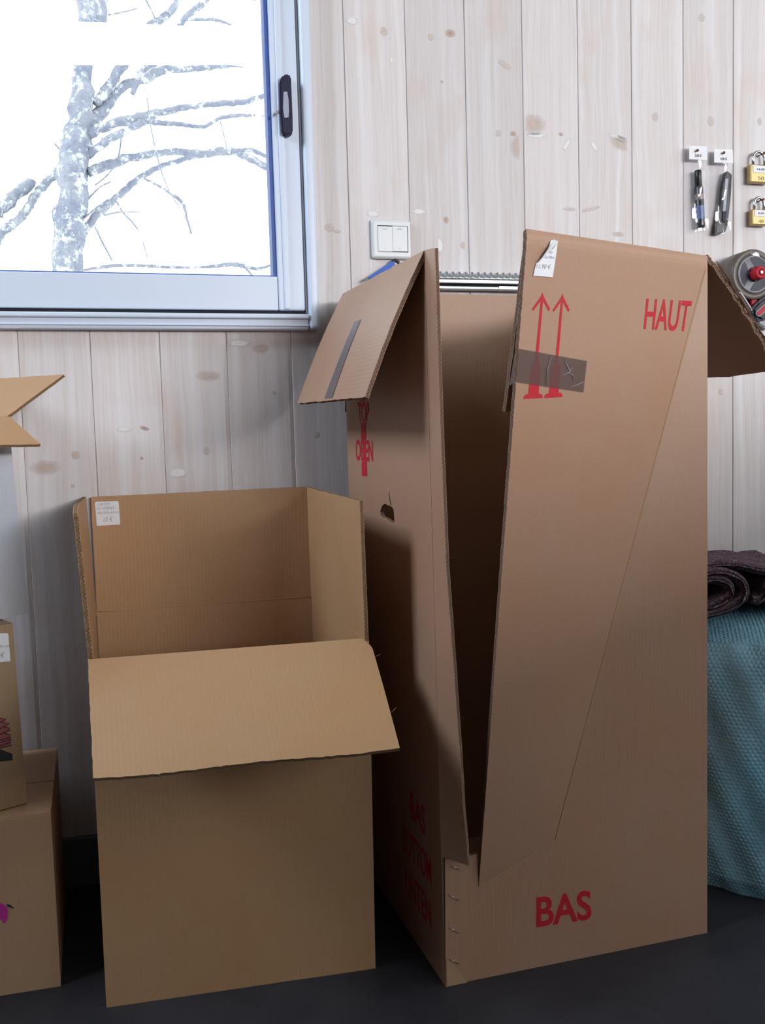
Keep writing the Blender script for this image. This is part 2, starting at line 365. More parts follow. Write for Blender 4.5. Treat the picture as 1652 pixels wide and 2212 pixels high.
pierced('wall_left', [((X0-.2, YF, 0), (X0, -1.4, ZT)), ((X0-.2, -.25, 0), (X0, .2, ZT)), ((X0-.2, -1.4, 0), (X0, -.25, 2.15)), ((X0-.2, -1.4, 3.3), (X0, -.25, ZT))], plain('bounce_cut_dark', (.07, .07, .075, 1), .7, noise=.05))  # unseen wall coloured dark to cut bounce light on the cartons
pierced('wall_front', [((X0-.2, YF-.2, 0), (.66, YF, ZT))], m_plaster)
wr = pierced('wall_right_light_slot', [((0, -.2, 0), (7.4, 0, 1.36)), ((0, -.2, 2.9), (7.4, 0, ZT)), ((0, -.2, 1.36), (.9, 0, 2.9)), ((6.6, -.2, 1.36), (7.4, 0, 2.9))], m_plaster)   # unseen wall added at a slant, its slot shaping the light band
wr.location = (4.2, .2, 0); wr.rotation_euler.z = math.radians(180+58)
# tongue-and-groove boards, each one an object
prof = [(0, .015), (.0001, .0010), (.0007, .0), (.1256, .0), (.1325, .0015), (.1334, .0030), (.1341, .0030), (.13415, .015)]
def plank_mesh(z0, z1, w0=0, w1=P0):
    pr = [(max(w0, min(x, w1)), y) for x, y in prof]
    n = len(pr); vs = [(x, y, z) for z in (z0, z1) for x, y in pr]; fs = [(i, i+1, n+i+1, n+i) for i in range(n-1)]+[tuple(range(n)), tuple(range(n, 2*n))[::-1], (n-1, 0, n, 2*n-1)]
    me = bpy.data.meshes.new('plank'); me.from_pydata(vs, [], [f[::-1] for f in fs]); me.materials.append(m_wood); me.update(); return me
pm_full, pm_low, pm_high = plank_mesh(0, ZT), plank_mesh(0, 1.16), plank_mesh(2.27, ZT)
planks = {}
for k in range(-18, 32):
    if -11 <= k <= -2: ms = [pm_low, pm_high]
    elif k == -1: ms = [pm_low, plank_mesh(1.16, ZT, P0-.10)]
    else: ms = [pm_full]
    for me in ms:
        o = link('plank', me, wall, (k*P0, 0, 0)); planks.setdefault(k, []).append(o)
# knots and stains of the boards
kn = [(760,45,13,8,'w'),(829,68,8,9,'t'),(972,72,11,8,'b'),(930,80,6,8,'t'),(954,177,3,3,'b'),(1076,288,6,7,'t'),(1108,289,7,5,'b'),(1211,290,5,4,'b'),
 (1158,292,25,6,'w'),(1224,312,5,17,'w',-.6),(1283,316,5,15,'w',.6),(1338,298,30,7,'w',-.2),(1340,310,26,14,'s',-.3),(1150,268,30,20,'s'),(1118,318,16,24,'s'),
 (1415,252,8,10,'t'),(1535,262,9,11,'t'),(1515,38,8,9,'t'),(711,492,9,9,'t'),(805,462,14,7,'w'),(905,457,16,6,'w'),(963,475,6,7,'b'),(1003,530,9,8,'t'),(950,530,7,18,'w'),
 (1232,452,18,4,'t'),(1275,452,24,4,'t',.25),(1335,506,15,6,'s'),(1640,262,6,9,'t'),(1245,345,14,8,'s'),(515,741,26,7,'w'),(563,753,16,9,'s'),(163,983,8,8,'t'),(445,974,6,8,'t'),(383,1021,23,10,'w'),
 (450,812,24,10,'s'),(268,927,14,6,'w'),(312,925,9,4,'b',-.3),(592,848,4,4,'t'),(684,940,7,6,'t',.7),(306,990,3,3,'b'),(157,1050,4,4,'t'),(98,1010,26,14,'s'),(845,130,4,7,'w'),(1340,958,8,8,'t'),(1556,846,6,8,'t'),(1090,140,16,7,'t',-.5),(728,500,8,4,'t')]
for q in kn:
    x, y, rx, ry, ty = q[:5]; a = q[5] if len(q) > 5 else 0; c = at(x, y, 0); sc = .00096*1.0
    k = math.floor(c.x/P0); n = 16; ca, sa = math.cos(a), math.sin(a)
    ring = [(math.cos(2*math.pi*i/n), math.sin(2*math.pi*i/n)) for i in range(n)]
    lim = lambda X: max(k*P0+.001, min(X, k*P0+.1235))
    if not (k*P0 < c.x < k*P0+.1235): continue
    sx = .00098*rx*1.25; sz = .00098*ry*1.25
    vs = [(c.x, -.0004, c.z)]+[(lim(c.x+ca*u*sx-sa*v*sz), -.0004, c.z+sa*u*sx+ca*v*sz) for u, v in ring]
    fs = [(0, 1+(i+1) % n, 1+i) for i in range(n)]
    uv = [w for i in range(n) for w in ((0, 0), ring[(i+1) % n], ring[i])]
    host = [o for o in planks[k]]; host = host[0] if (len(host) == 1 or c.z < 1.16) else host[1]
    me_o = mesh('knot', vs, fs, m_knot[ty], None, False, None, uv); me_o.parent = host; me_o.location = -V(host.location)
struct(boxo('baseboard_back', (X0, -.014, 0), (X1, 0, .104), m_base, None, .003))

# ---------------------------------------------------------------- window in the back wall
YW = -.028
win = struct(bpy.data.objects.new('window_1', None)); C.objects.link(win); win.location = (-.8, 0, 1.7)
win['label'] = 'pale aluminium window frame with dark blue gasket and navy handle'
def wx(px, py, y=YW): return at(px, py, y).x
def wz(px, py, y=YW): return at(px, py, y).z
ox = wx(692, 706); oi = wx(668, 690); zb = wz(400, 710.6); zi = wz(400, 686); sash_r = wx(658, 600); sash_b = wz(400, 667); gl_r = wx(596, 560, -.018); gl_b = wz(400, 594, -.018)
OX0, OZ1 = -1.52, 2.28
def frame_profile(name, y0, y1, mat, a, b, c, d, e, f_, bev, parts):
    for nm, p, q in parts: boxo(nm, p, q, mat, win, bev, 3)
# outer frame
boxo('frame_stile', (oi, -.030, zb), (ox, .02, OZ1), m_alu, win, .009, 5)
boxo('frame_stile', (OX0, -.030, zb), (OX0+.05, .02, OZ1), m_alu, win, .009, 5)
boxo('frame_rail', (OX0+.05, -.024, zb), (oi-.0006, .02, zi), m_alu, win, .003)
boxo('frame_rail', (OX0+.05, -.026, OZ1-.05), (oi-.0006, .02, OZ1), m_alu, win, .003)
boxo('sill_ridge', (OX0+.05, -.031, zi-.001), (oi+.0005, .02, wz(400, 676)), m_alu, win, .003)
boxo('sill_bead', (OX0+.05, -.0275, wz(400, 703)), (oi-.0008, .0, wz(400, 699)), m_alu, win, .001)
boxo('shadow_gap', (OX0+.05, -.012, wz(400, 676)), (oi, .02, sash_b+.004), m_shadowgap, win)
boxo('jamb_strip', (sash_r+.0015, -.017, sash_b-.006), (oi+.0005, .02, OZ1-.05), plain('grey_jamb', (.25, .26, .3, 1), .45), win, .002)
# sliding sash
boxo('sash_stile', (gl_r+.002, -.022, sash_b), (sash_r, .03, OZ1-.06), m_alu, win, .003)
boxo('sash_bead', (wx(613, 600), -.0262, sash_b+.001), (wx(626, 600), -.02, OZ1-.061), m_alu, win, .003, 3)
boxo('sash_rail', (OX0+.06, -.0215, sash_b), (gl_r+.0012, .03, gl_b), m_alu, win, .002)
boxo('sash_rail', (OX0+.06, -.0215, OZ1-.13), (gl_r+.0012, .03, OZ1-.06), m_alu, win, .002)
boxo('sash_stile', (OX0+.06, -.0215, gl_b), (OX0+.12, .03, OZ1-.13), m_alu, win, .002)
boxo('gasket', (gl_r-.006, -.014, gl_b), (gl_r+.002, .03, OZ1-.13), m_gasket, win, .001)
boxo('gasket', (OX0+.12, -.014, gl_b-.001), (gl_r-.006, .03, gl_b+.0035), m_gasket, win, .001)
pane = boxo('pane', (OX0+.11, .004, gl_b-.01), (gl_r+.001, .008, OZ1-.12), m_glass, win)
# handle
hd = [(609,168),(621,166),(626,172),(629.5,255),(630,290),(627,297),(612,296),(607,290),(603,245),(602,180)]
h = prism('handle', [at(x, y, -.024) for x, y in hd], (0, -.016, 0), m_navy, win, .0025)
ins = [(612,199),(620,198),(623,215),(624,240),(623,254),(614,255),(611,235)]
prism('handle_insert', [at(x, y, -.040) for x, y in ins], (0, -.0012, 0), m_insert, h, .0004)
tube('handle_lever', [at(604, 241, -.030), at(596, 244, -.036), at(591, 247, -.038)], [.0035, .003, .0026], m_grey, h, 8)

# ---------------------------------------------------------------- outside the window
struct(boxo('ground_outside', (-14, .25, -.3), (14, 16, -.2), m_snow))
TY = 4.0
tree = thing('bare_tree', (at(140, 600, TY).x, TY, -.2), 'bare grey tree with lichen and glare-paled bark seen through the window', 'tree')
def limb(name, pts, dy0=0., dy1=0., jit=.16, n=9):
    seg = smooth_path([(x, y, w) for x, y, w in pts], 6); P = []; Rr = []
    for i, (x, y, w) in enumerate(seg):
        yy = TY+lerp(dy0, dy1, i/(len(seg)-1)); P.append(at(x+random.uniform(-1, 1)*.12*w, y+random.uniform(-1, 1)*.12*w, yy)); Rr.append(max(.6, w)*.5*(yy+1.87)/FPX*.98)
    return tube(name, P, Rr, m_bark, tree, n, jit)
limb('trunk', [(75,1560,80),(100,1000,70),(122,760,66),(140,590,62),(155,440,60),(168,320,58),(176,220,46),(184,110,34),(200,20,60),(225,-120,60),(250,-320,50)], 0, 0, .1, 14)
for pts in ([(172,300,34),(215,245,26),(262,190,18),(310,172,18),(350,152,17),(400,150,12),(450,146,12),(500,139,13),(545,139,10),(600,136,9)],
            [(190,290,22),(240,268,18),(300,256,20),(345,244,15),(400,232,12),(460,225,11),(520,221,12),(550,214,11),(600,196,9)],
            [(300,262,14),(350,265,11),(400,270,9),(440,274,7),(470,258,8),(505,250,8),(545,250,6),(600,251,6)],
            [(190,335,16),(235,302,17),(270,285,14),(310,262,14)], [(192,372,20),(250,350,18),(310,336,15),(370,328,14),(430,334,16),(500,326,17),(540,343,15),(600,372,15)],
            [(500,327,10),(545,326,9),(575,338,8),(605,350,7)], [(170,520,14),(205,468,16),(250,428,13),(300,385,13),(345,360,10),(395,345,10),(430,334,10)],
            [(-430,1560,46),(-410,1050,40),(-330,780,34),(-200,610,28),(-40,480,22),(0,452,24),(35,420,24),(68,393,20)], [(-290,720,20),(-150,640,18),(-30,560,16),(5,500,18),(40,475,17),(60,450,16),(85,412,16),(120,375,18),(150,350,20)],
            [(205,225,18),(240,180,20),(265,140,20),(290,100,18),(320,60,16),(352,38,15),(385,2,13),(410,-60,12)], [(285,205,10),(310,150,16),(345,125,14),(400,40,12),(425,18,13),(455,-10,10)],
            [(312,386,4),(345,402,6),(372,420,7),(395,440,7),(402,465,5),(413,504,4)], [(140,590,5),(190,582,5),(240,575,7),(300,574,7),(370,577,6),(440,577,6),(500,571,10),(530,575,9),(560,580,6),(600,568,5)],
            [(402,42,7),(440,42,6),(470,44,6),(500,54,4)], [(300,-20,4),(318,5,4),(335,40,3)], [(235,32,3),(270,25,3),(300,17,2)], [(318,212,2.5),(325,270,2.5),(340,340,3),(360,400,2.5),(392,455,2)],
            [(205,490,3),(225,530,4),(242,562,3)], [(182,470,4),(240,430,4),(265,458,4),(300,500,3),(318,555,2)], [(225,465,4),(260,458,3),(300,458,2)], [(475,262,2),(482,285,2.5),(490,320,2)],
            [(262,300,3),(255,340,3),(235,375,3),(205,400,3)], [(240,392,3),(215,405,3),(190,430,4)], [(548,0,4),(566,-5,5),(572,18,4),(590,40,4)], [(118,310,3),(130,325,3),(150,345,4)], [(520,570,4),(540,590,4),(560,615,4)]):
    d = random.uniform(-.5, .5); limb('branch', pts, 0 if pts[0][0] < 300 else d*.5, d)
# white beam crossing in front of the crown
Yb = 1.1
pb = [at(-260, 28, Yb), at(640, 64, Yb), at(640, 134, Yb), at(502, 113, Yb), at(-260, 112, Yb)]
bo = prism('white_beam', pb, (0, .1, 0), m_beam, None, .004); bo.name = 'eaves_beam'; tag(bo, 'white painted eaves beam crossing the tree crown outside the window', 'beam')

# ---------------------------------------------------------------- small open carton
KM = [m_kraft, m_kraft, m_kraft_edge]
fl, fr = V((-.5419, -.4407, 0)), V((-.1039, -.4668, 0)); FL, FR = V((-.5406, -.4406, .5611)), V((-.0982, -.4682, .5634))
bl, br = V((-.556, -.016, 0)), V((-.113, -.019, 0)); BL, BR = V((-.5585, -.006, .566)), V((-.1062, -.010, .566))
small = thing('cardboard_box', (-.33, -.23, 0), 'open brown corrugated carton on the floor with front flap folded down', 'box')
T1 = .0065
e1 = (FR-FL).normalized(); gap = e1*.001
sheet('front_panel', bil(fl, fr, FR, FL), T1, KM, small, 24, 24, .0004, False, 'b', 'b')
sheet('back_panel', bil(br, bl, BL, BR), T1, KM, small, 20, 20, 0, False, '', '')
sheet('side_panel', bil(bl+V((0,-T1,0)), fl+V((0,T1,0)), FL+V((0,T1,0)), BL+V((0,-T1,0))), T1, KM, small, 16, 20, 0, False, '', '')
sheet('side_panel', bil(fr+V((0,T1,0)), br+V((0,-T1,0)), BR+V((0,-T1,0)), FR+V((0,T1,0))), T1, KM, small, 16, 20, 0, False, '', '')
sheet('bottom_panel', bil(fl+V((T1,T1,.014)), fr+V((-T1,T1,.014)), br+V((-T1,-T1,.014)), bl+V((T1,-T1,.014))), T1, KM, small, 8, 8)
# inner glued lap in the left back corner
sheet('glue_lap', bil(BL+V((.010,-.040,-.20)), BL+V((.0075,-T1-.002,-.20)), BL+V((.0075,-T1-.002,-.004)), BL+V((.010,-.040,-.006))), .003, KM, small, 6, 12, .001)
outn = V((e1.y, -e1.x, 0)); a0 = .565; d0 = outn*math.cos(a0)-V((0,0,1))*math.sin(a0); LF = .225
def frontflap(s, t):
    h0, h1 = FL+V((0,-.001,.001)), FR+V((0,-.001,.001)); p = lerp(h0, h1, s)+d0*(LF*t)+e1*(.0245*t*(1-s)+.006*t*s)
    return p+V((0, 0, .006*math.sin(math.pi*t)*.5-.002*math.sin(3*s)*t))+d0*(.0022*math.sin(9*s)*t*t)
def ff(s, t):
    # rounded outer right corner
    if s > .97 and t > .9:
        k = (s-.97)/.03*(t-.9)/.1; s -= .02*k; t -= .03*k
    return frontflap(s, 1-t)
sheet('flap', ff, T1, KM, small, 60, 24, .0007, True, 'bl')
sheet('flap', bil(BR+V((-.004,0,0)), BL+V((.008,0,0)), V((-.5505, -.006, .798)), V((-.1072, -.012, .802))), T1, KM, small, 30, 16, .0004, False, 'lrt')
sheet('flap', bil(FR+V((0,.003,0)), BR+V((-.001,-.006,0)), V((-.1085, -.0165, .801)), V((-.1005, -.467, .7955))), T1, KM, small, 20, 30, .0006, False, 'lrt')
def lflap(s, t):
    p = bil(BL+V((0,-.008,.001)), FL+V((0,.002,.001)), V((-.5515, -.4405, .806)), V((-.567, -.013, .799)))(s, t)
    if t > .9: p.z -= .012*max(0, (s-.86)/.14)**2*(t-.9)/.1
    return p
sheet('flap', lflap, .0075, KM, small, 24, 24, .001, False, 'lrt')
for p_, q_ in ((BL+V((.01, -T1+.0006, 0)), BR+V((-.008, -T1+.0006, 0))), (BR+V((-T1+.0006, -.008, 0)), FR+V((-T1+.0006, .006, 0)))):
    tube('crease_ridge', [lerp(p_, q_, i/12)+V((0, 0, random.uniform(-.0006, .0006))) for i in range(13)], [.0012]*13, m_kraft, small, 8)
# price label on the inside of the back flap
bkf = bil(V((-.5585, -.0125, .566)), V((-.1065, -.0165, .566)), V((-.1075, -.0185, .802)), V((-.5525, -.0125, .798)))
def lab_px(quad, y, thick=.0006): return [at(x, yy, y) for x, yy in quad]
q = lab_px([(209,1136),(260,1133),(256,1082),(205,1084)], -.0128)
LB = bil(*q)
def round_rect(r=.07, corners='tb', n=5):
    P = []
    for cx_, cy_, a_, on_ in ((1-r, r, -90, 'b' in corners), (1-r, 1-r, 0, 't' in corners), (r, 1-r, 90, 't' in corners), (r, r, 180, 'b' in corners)):
        if on_: P += [(cx_+r*math.cos(math.radians(a_+90*i/n)), cy_+r*math.sin(math.radians(a_+90*i/n))) for i in range(n+1)]
        else: P.append((round(cx_), round(cy_)))
    return [P]
lab = decal('price_label', round_rect(.07, 't'), on(LB, .0004), m_paper, small)
for body, rc in (('CARTON', (.1, .84, .62, .94)), ('15 VERRES', (.07, .66, .8, .77)), ('420x350x565mm', (.05, .49, .97, .58)), ('13 €', (.3, .16, .7, .36))):
    text('handwriting', body, on(LB, .0008), rc, m_pen, lab, -.012, .25)
for i, (s_, l_) in enumerate(((.30, .012), (.82, .009))):
    p = ff(.9995, s_); tube('loose_fibre', [p, p+V((.006, -.001, .003)), p+V((.011, 0, .008 if i == 0 else .004))], [.0004, .0003, .0002], m_kraft, small, 4)

# ---------------------------------------------------------------- tall wardrobe carton
TM = [m_tall, m_tall_in_shaded, m_tall_edge]; T2 = .007
tall = thing('wardrobe_box', (.23, -.3, 0), 'tall brown wardrobe carton with bent open front, red HAUT and BAS lettering', 'box')
tfl, tfr = V((-.0074, -.5483, 0)), V((.4887, -.5404, 0)); tbl, tbr = V((-.035, -.07, 0)), V((.463, -.063, 0))
A = V((.4926, -.543, 1.188)); B = V((.1947, -.5452, .2156)); Cc = V((.0552, -.5474, .1576)); D = V((.090, -.704, 1.181))
LT, BLT, BRT = V((-.011, -.545, 1.1815)), V((-.036, -.07, 1.196)), V((.465, -.063, 1.197))
fe = (tfr-tfl).normalized(); fn = V((fe.y, -fe.x, 0))
def fp(x, z): return V((x, -.5483+(x+.0074)*.0157, z))+V((0, .0025*(z/1.19), 0))   # flat front plane
# flat lower part and right part, below and right of the creases
def poly_sheet(name, outline, mp, th, mats, parent, cuts=0):
    bm = bmesh.new(); vs = [bm.verts.new((x, z, 0)) for x, z in outline]
    es = [bm.edges.new((vs[i], vs[(i+1) % len(vs)])) for i in range(len(vs))]
    bmesh.ops.triangle_fill(bm, edges=es, use_beauty=True)
    if cuts: bmesh.ops.subdivide_edges(bm, edges=list(bm.edges), cuts=cuts, use_grid_fill=True); bmesh.ops.triangulate(bm, faces=bm.faces)
    bm.verts.ensure_lookup_table(); bm.faces.ensure_lookup_table(); bm.normal_update()
    flat = [(v.co.x, v.co.y) for v in bm.verts]; F = []
    for f in bm.faces:
        ids = [v.index for v in f.verts]; F.append(ids if f.normal.z > 0 else ids[::-1])
    N = len(flat); out = [mp(*q) for q in flat]
    e = 1e-3; nn = []
    for x, z in flat: nn.append(((mp(x+e, z)-mp(x-e, z)).cross(mp(x, z+e)-mp(x, z-e))).normalized())
    V3 = out+[p-n*th for p, n in zip(out, nn)]; fs = []; mi = []; uv = []
    for f in F:
        fs.append(tuple(f)); mi.append(0); uv += [flat[i] for i in f]
        fs.append(tuple(N+i for i in f[::-1])); mi.append(1); uv += [flat[i] for i in f[::-1]]
    cnt = {}
    for f in F:
        for i in range(len(f)): cnt[(f[i], f[(i+1) % len(f)])] = 1
    for (a, b) in cnt:
        if (b, a) not in cnt:
            L = (out[a]-out[b]).length; fs.append((b, a, a+N, b+N)); mi.append(2); uv += [(L, 0), (0, 0), (0, 1), (L, 1)]
    bm.free(); return mesh(name, V3, fs, mats, parent, False, mi, uv)
poly_sheet('front_panel', [(-.0074, 0), (.4887, 0), (A.x, A.z), (B.x, B.z), (Cc.x, Cc.z), (.0537, .214), (.040, .212), (-.0030, .218)], fp, T2, TM, tall)
def bent(s, t):
    r = lerp(A, B, t); l = lerp(D, Cc, t); p = lerp(r, l, s)
    k = max(0, 1-t/.026)                                    # rounded fold along the top edge
    return p+V((0, .005*k**3, 0))+V((0, -.006*math.sin(math.pi*s)*math.sin(math.pi*t), 0))
bentf = lambda s, t: bent(1-s, 1-t)
bp = sheet('bent_front_panel', bentf, T2, TM, tall, 24, 150, .0005, False, 'l', 'l')
def tri(s, t):                                               # small triangle under the second crease is part of the flat front
    return fp(0, 0)
# flap of the bent front folded inwards behind it
ID, IA = D+V((.006, .012, -.006)), A+V((-.004, .014, -.008)); IL, IR = V((.0835, -.628, .930)), V((.478, -.505, .930))
sheet('inner_flap', bil(IL, IR, IA, ID), T2, [m_tall_in_shaded, m_tall, m_tall_edge], tall, 20, 16, .0008)
# left side with hand hole
lf = bil(tfl, tbl, BLT, LT)
HS, HT = (.36, .60), (.60, .70)
def side_with_hole():
    def mpz(u, v): return lf(1-u, v)                        # u runs from the back to the front
    hole = [(.5585, .6406), (.535, .650), (.50, .6545), (.45, .6535), (.41, .6525), (.392, .648), (.387, .632), (.40, .628), (.44, .6295), (.49, .6322), (.53, .6325), (.553, .635)]
    hole = [(1-a, b) for a, b in hole]
    bm = bmesh.new()
    us = [0, .1, .2, .3, .4, .64, .75, .87, 1]; vs_ = [i/12 for i in range(8)]+[.615, .67]+[i/12 for i in range(9, 13)]
    vs_ = sorted(set([0, .1, .2, .3, .4, .5, .57, .61, .67, .75, .83, .92, 1])); vv = {}
    for i, u in enumerate(us):
        for j, v in enumerate(vs_): vv[i, j] = bm.verts.new((u, v, 0))
    hi, hj = us.index(.4), vs_.index(.61)
    for i in range(len(us)-1):
        for j in range(len(vs_)-1):
            if (i, j) == (hi, hj): continue
            bm.faces.new((vv[i, j], vv[i+1, j], vv[i+1, j+1], vv[i, j+1]))
    ring = [vv[hi, hj], vv[hi+1, hj], vv[hi+1, hj+1], vv[hi, hj+1]]
    hv = [bm.verts.new((a, b, 0)) for a, b in hole]
    es = []
    for lp in (ring, hv):
        for k in range(len(lp)):
            e = bm.edges.get((lp[k], lp[(k+1) % len(lp)])) or bm.edges.new((lp[k], lp[(k+1) % len(lp)])); es.append(e)
    bmesh.ops.triangle_fill(bm, edges=es, use_beauty=True, normal=(0, 0, 1)); bm.verts.index_update()
    bm.normal_update(); flat = [(v.co.x, v.co.y) for v in bm.verts]; F = []
    hc = V((sum(a for a, b in hole)/12, sum(b for a, b in hole)/12))
    for f in bm.faces:
        c = f.calc_center_median()
        if all(v in hv for v in f.verts): continue
        ids = [v.index for v in f.verts]; F.append(ids if f.normal.z > 0 else ids[::-1])
    bm.free(); N = len(flat); out = [mpz(*q) for q in flat]; n = normal(mpz, .5, .5)
    V3 = out+[p-n*T2 for p in out]; fs = []; mi = []; uv = []; cnt = {}
    for f in F:
        fs.append(tuple(f)); mi.append(0); uv += [(flat[i][0]*.48, flat[i][1]*1.19) for i in f]
        fs.append(tuple(N+i for i in f[::-1])); mi.append(1); uv += [(flat[i][0]*.48, flat[i][1]*1.19) for i in f[::-1]]
        for i in range(len(f)): cnt[(f[i], f[(i+1) % len(f)])] = 1
    for (a, b) in cnt:
        if (b, a) not in cnt:
            L = (out[a]-out[b]).length; fs.append((b, a, a+N, b+N)); mi.append(2); uv += [(L, 0), (0, 0), (0, 1), (L, 1)]
    return mesh('side_panel', V3, fs, TM, tall, False, mi, uv)
side_with_hole()
sheet('side_panel', bil(tfr+V((0,T2,0)), tbr, BRT, A+V((0,T2,0))), T2, TM, tall, 10, 20, 0, False, '', '')
sheet('back_panel', bil(tbr+V((-T2,0,0)), tbl+V((T2,0,0)), BLT+V((T2,0,.002)), BRT+V((-T2,0,.001))), T2, TM, tall, 12, 20, .0006, False, '', '')
sheet('bottom_panel', bil(tfl+V((T2,T2,.012)), tfr+V((-T2,T2,.012)), tbr+V((-T2,-T2,.012)), tbl+V((T2,-T2,.012))), T2, TM, tall, 6, 6)
# strip of the front left standing beside the opening, its crease flattening towards the top
cb = lf(0, .2185/1.1815)
def strip(s, t):
    z = lerp(.219, 1.18, t); tb = [(0, 46), (.085, 58), (.29, 71), (.5, 84), (.75, 88), (1, 89)]
    for (t0, a_), (t1, b_) in zip(tb, tb[1:]):
        if t <= t1 or t1 == 1: th = math.radians(lerp(a_, b_, min(1, (t-t0)/(t1-t0)))); break
    w = .048; return lerp(cb, LT, t)+V((.0004, 0, 0))+V((math.cos(th), -math.sin(th), -.06*s*t*t))*(w*s)+V((0, 0, -.004*s))
sheet('front_strip', strip, T2*.8, TM, tall, 6, 60, .0007, False, 'r', 'r')
# stapled tab at the lower left corner
tabf = bil(fp(-.0072, .0)-V((0,.0032,0)), fp(.031, .0)-V((0,.0026,0)), fp(.0355, .206)-V((0,.0026,0)), fp(-.0030, .217)-V((0,.0032,0)))
sheet('stapled_tab', tabf, .0028, TM, tall, 8, 24, .0007, False, 'rt', 't')
for (x0, z0), (x1, z1) in (((.0064, .2031), (.0205, .1946)), ((.0012, .1557), (.0193, .1424)), ((.0006, .1002), (.0172, .0878)), ((-.0007, .0477), (.016, .0358))):
    a_, b_ = fp(x0, z0)-V((0, .0042, 0)), fp(x1, z1)-V((0, .0042, 0)); tube('staple', [a_+V((0, .002, 0)), a_, b_, b_+V((0, .002, 0))], [.0006]*4, m_steel, tall, 6)
m_torn = cardboard('torn_board_layer', (.46, .30, .18, 1), .0075, .0008)
decal('torn_corner', [[(-.0064, .001), (.0285, .001), (.026, .007), (.0205, .016), (.0165, .025), (.006, .037), (-.0052, .046)]], lambda x, z: fp(x, z)-V((0, .0042, 0)), m_torn, tall)
# top flaps
lfl = bil(LT+V((0,0,.0005)), LT+V((-.245*math.cos(1.141), -.0035, -.245*math.sin(1.141))), BLT+V((-.245*math.cos(1.1335), -.012, -.245*math.sin(1.1335))), BLT+V((0,0,-.0005)))
lflap_ = lambda s, t: lfl(1-s, t)+V((0, .0, .004*math.sin(math.pi*s)))   # s: 0 outer edge -> 1 hinge, t: front -> back
def lflap_up(s, t): return lfl(s, 1-t)+V((-.003, 0, .003))*math.sin(math.pi*s)
lo = sheet('flap', lambda s, t: lflap_up(1-s, t), T2, TM, tall, 24, 24, .0009, True, 'lbt')
rfl = bil(A+V((0,.002,.002)), V((.6345, -.541, .998)), V((.602, -.062, 1.002)), BRT+V((0,0,.002)))
def rflp(s, t): return rfl(s, t)+V((.004, 0, .004))*math.sin(math.pi*s)+V((0, .0016*math.sin(40*s)*(1-t), 0))
sheet('flap', rflp, .0085, [m_tall, m_tall_in_shaded, m_tall_edge], tall, 60, 16, .0018, False, 'rbt')
sheet('torn_liner', lambda s, t: rfl(lerp(.08, .97, s), -.006+.006*t)+V((.003, 0, .0035))+V((0, -.003*(1+math.sin(17*s))*(1-t)*abs(math.sin(6*s)), 0)), .0008, TM, tall, 40, 2, .001)
m_crease = plain('worn_crease', (.43, .27, .15, 1), .8)
def ribbon_line(name, pts, w, mat):
    vs = []
    for k, p in enumerate(pts):
        d = (pts[min(k+1, len(pts)-1)]-pts[max(k-1, 0)]).normalized(); q = V((d.z, 0, -d.x))*w*.5*(.7+.5*random.random()); vs += [p-q, p+q]
    return mesh(name, vs, [(2*k, 2*k+1, 2*k+3, 2*k+2) for k in range(len(pts)-1)], mat, tall)
ribbon_line('crease', [lerp(A, B, t/40)+V((-.0003, -.0011, 0)) for t in range(1, 41)], .0026, m_crease)
ribbon_line('crease', [lerp(B, Cc, t/16)+V((0, -.0009, 0)) for t in range(17)], .0022, m_crease)
# prints
BO = on(bentf, .0004)
def bq(*pts): return quad2(BO, *[(1-s, 1-t) for s, t in pts])
text('lettering', 'HAUT', bq((.3108,.1298), (.0139,.1317), (.0369,.0792), (.3308,.0808)), (0, 0, 1, 1), m_red, tall, .014, 0, 2)
BAS = quad2(lambda x, z: fp(x, z)-V((0, .0004, 0)), (.1566, .0696), (.2604, .0657), (.2593, .1185), (.1575, .1227))
text('lettering', 'BAS', BAS, (0, 0, 1, 1), m_red, tall, .022)
def arrow():
    # x in photo-like units 0..40 around the shaft, y 0 (foot) .. 230 (tip)
    pts = [[(0,0),(40,0),(40,5),(37,9),(31,11),(31,12),(30.2,58),(29.5,66),(24.5,84),(15.5,84),(10.5,66),(9.8,58),(9,12),(9,11),(3,9),(0,5)],
           [(16.6,84),(23.4,84),(22.4,214),(17.6,214)], [(17.2,222),(20,230),(20,216),(2.6,190),(0,195)], [(20,230),(22.8,222),(40,195),(37.4,190),(20,216)]]
    return [[(x/40, y/230) for x, y in P] for P in pts]
for qd in (((.9546,.2301), (.8509,.2305), (.8609,.0819), (.9482,.0830)), ((.8403,.2307), (.7383,.231), (.76,.0819), (.8456,.0830))):
    decal('arrow_print', arrow(), bq(*qd), m_red, tall, 2)
LO = on(lf, .0005, True)
def lq(*pts): return quad2(LO, *pts)
text('lettering', 'TOP', lq((.8128,.7782), (.669,.7778), (.6597,.8122), (.823,.8141)), (0, 0, 1, 1), m_red, tall, .03)
text('lettering', 'OBEN', lq((.872,.7163), (.6291,.717), (.6262,.7514), (.8686,.7521)), (0, 0, 1, 1), m_red, tall, .03)
SQ = lq((.790,.692), (.7150,.6929), (.7080,.84), (.775,.84))
for v0, v1 in ((0, .16), (.405, .585), (.83, 1)): decal('arrow_shaft_print', [[(0, v0), (1, v0), (1, v1), (0, v1)]], SQ, m_red, tall)
decal('arrow_shaft_print', [[(.3, .16), (.7, .16), (.7, .405), (.3, .405)]], SQ, m_red, tall)
for body, q0, q1, q2_, q3 in (('BAS', (.30,.188), (.15,.188), (.15,.232), (.30,.232)), ('BOTTOM', (.40,.122), (.10,.122), (.10,.166), (.40,.166)), ('UNTEN', (.385,.056), (.115,.056), (.115,.10), (.385,.10))):
    text('lettering', body, lq(q0, q1, q2_, q3), (0, 0, 1, 1), m_red, tall, .012)
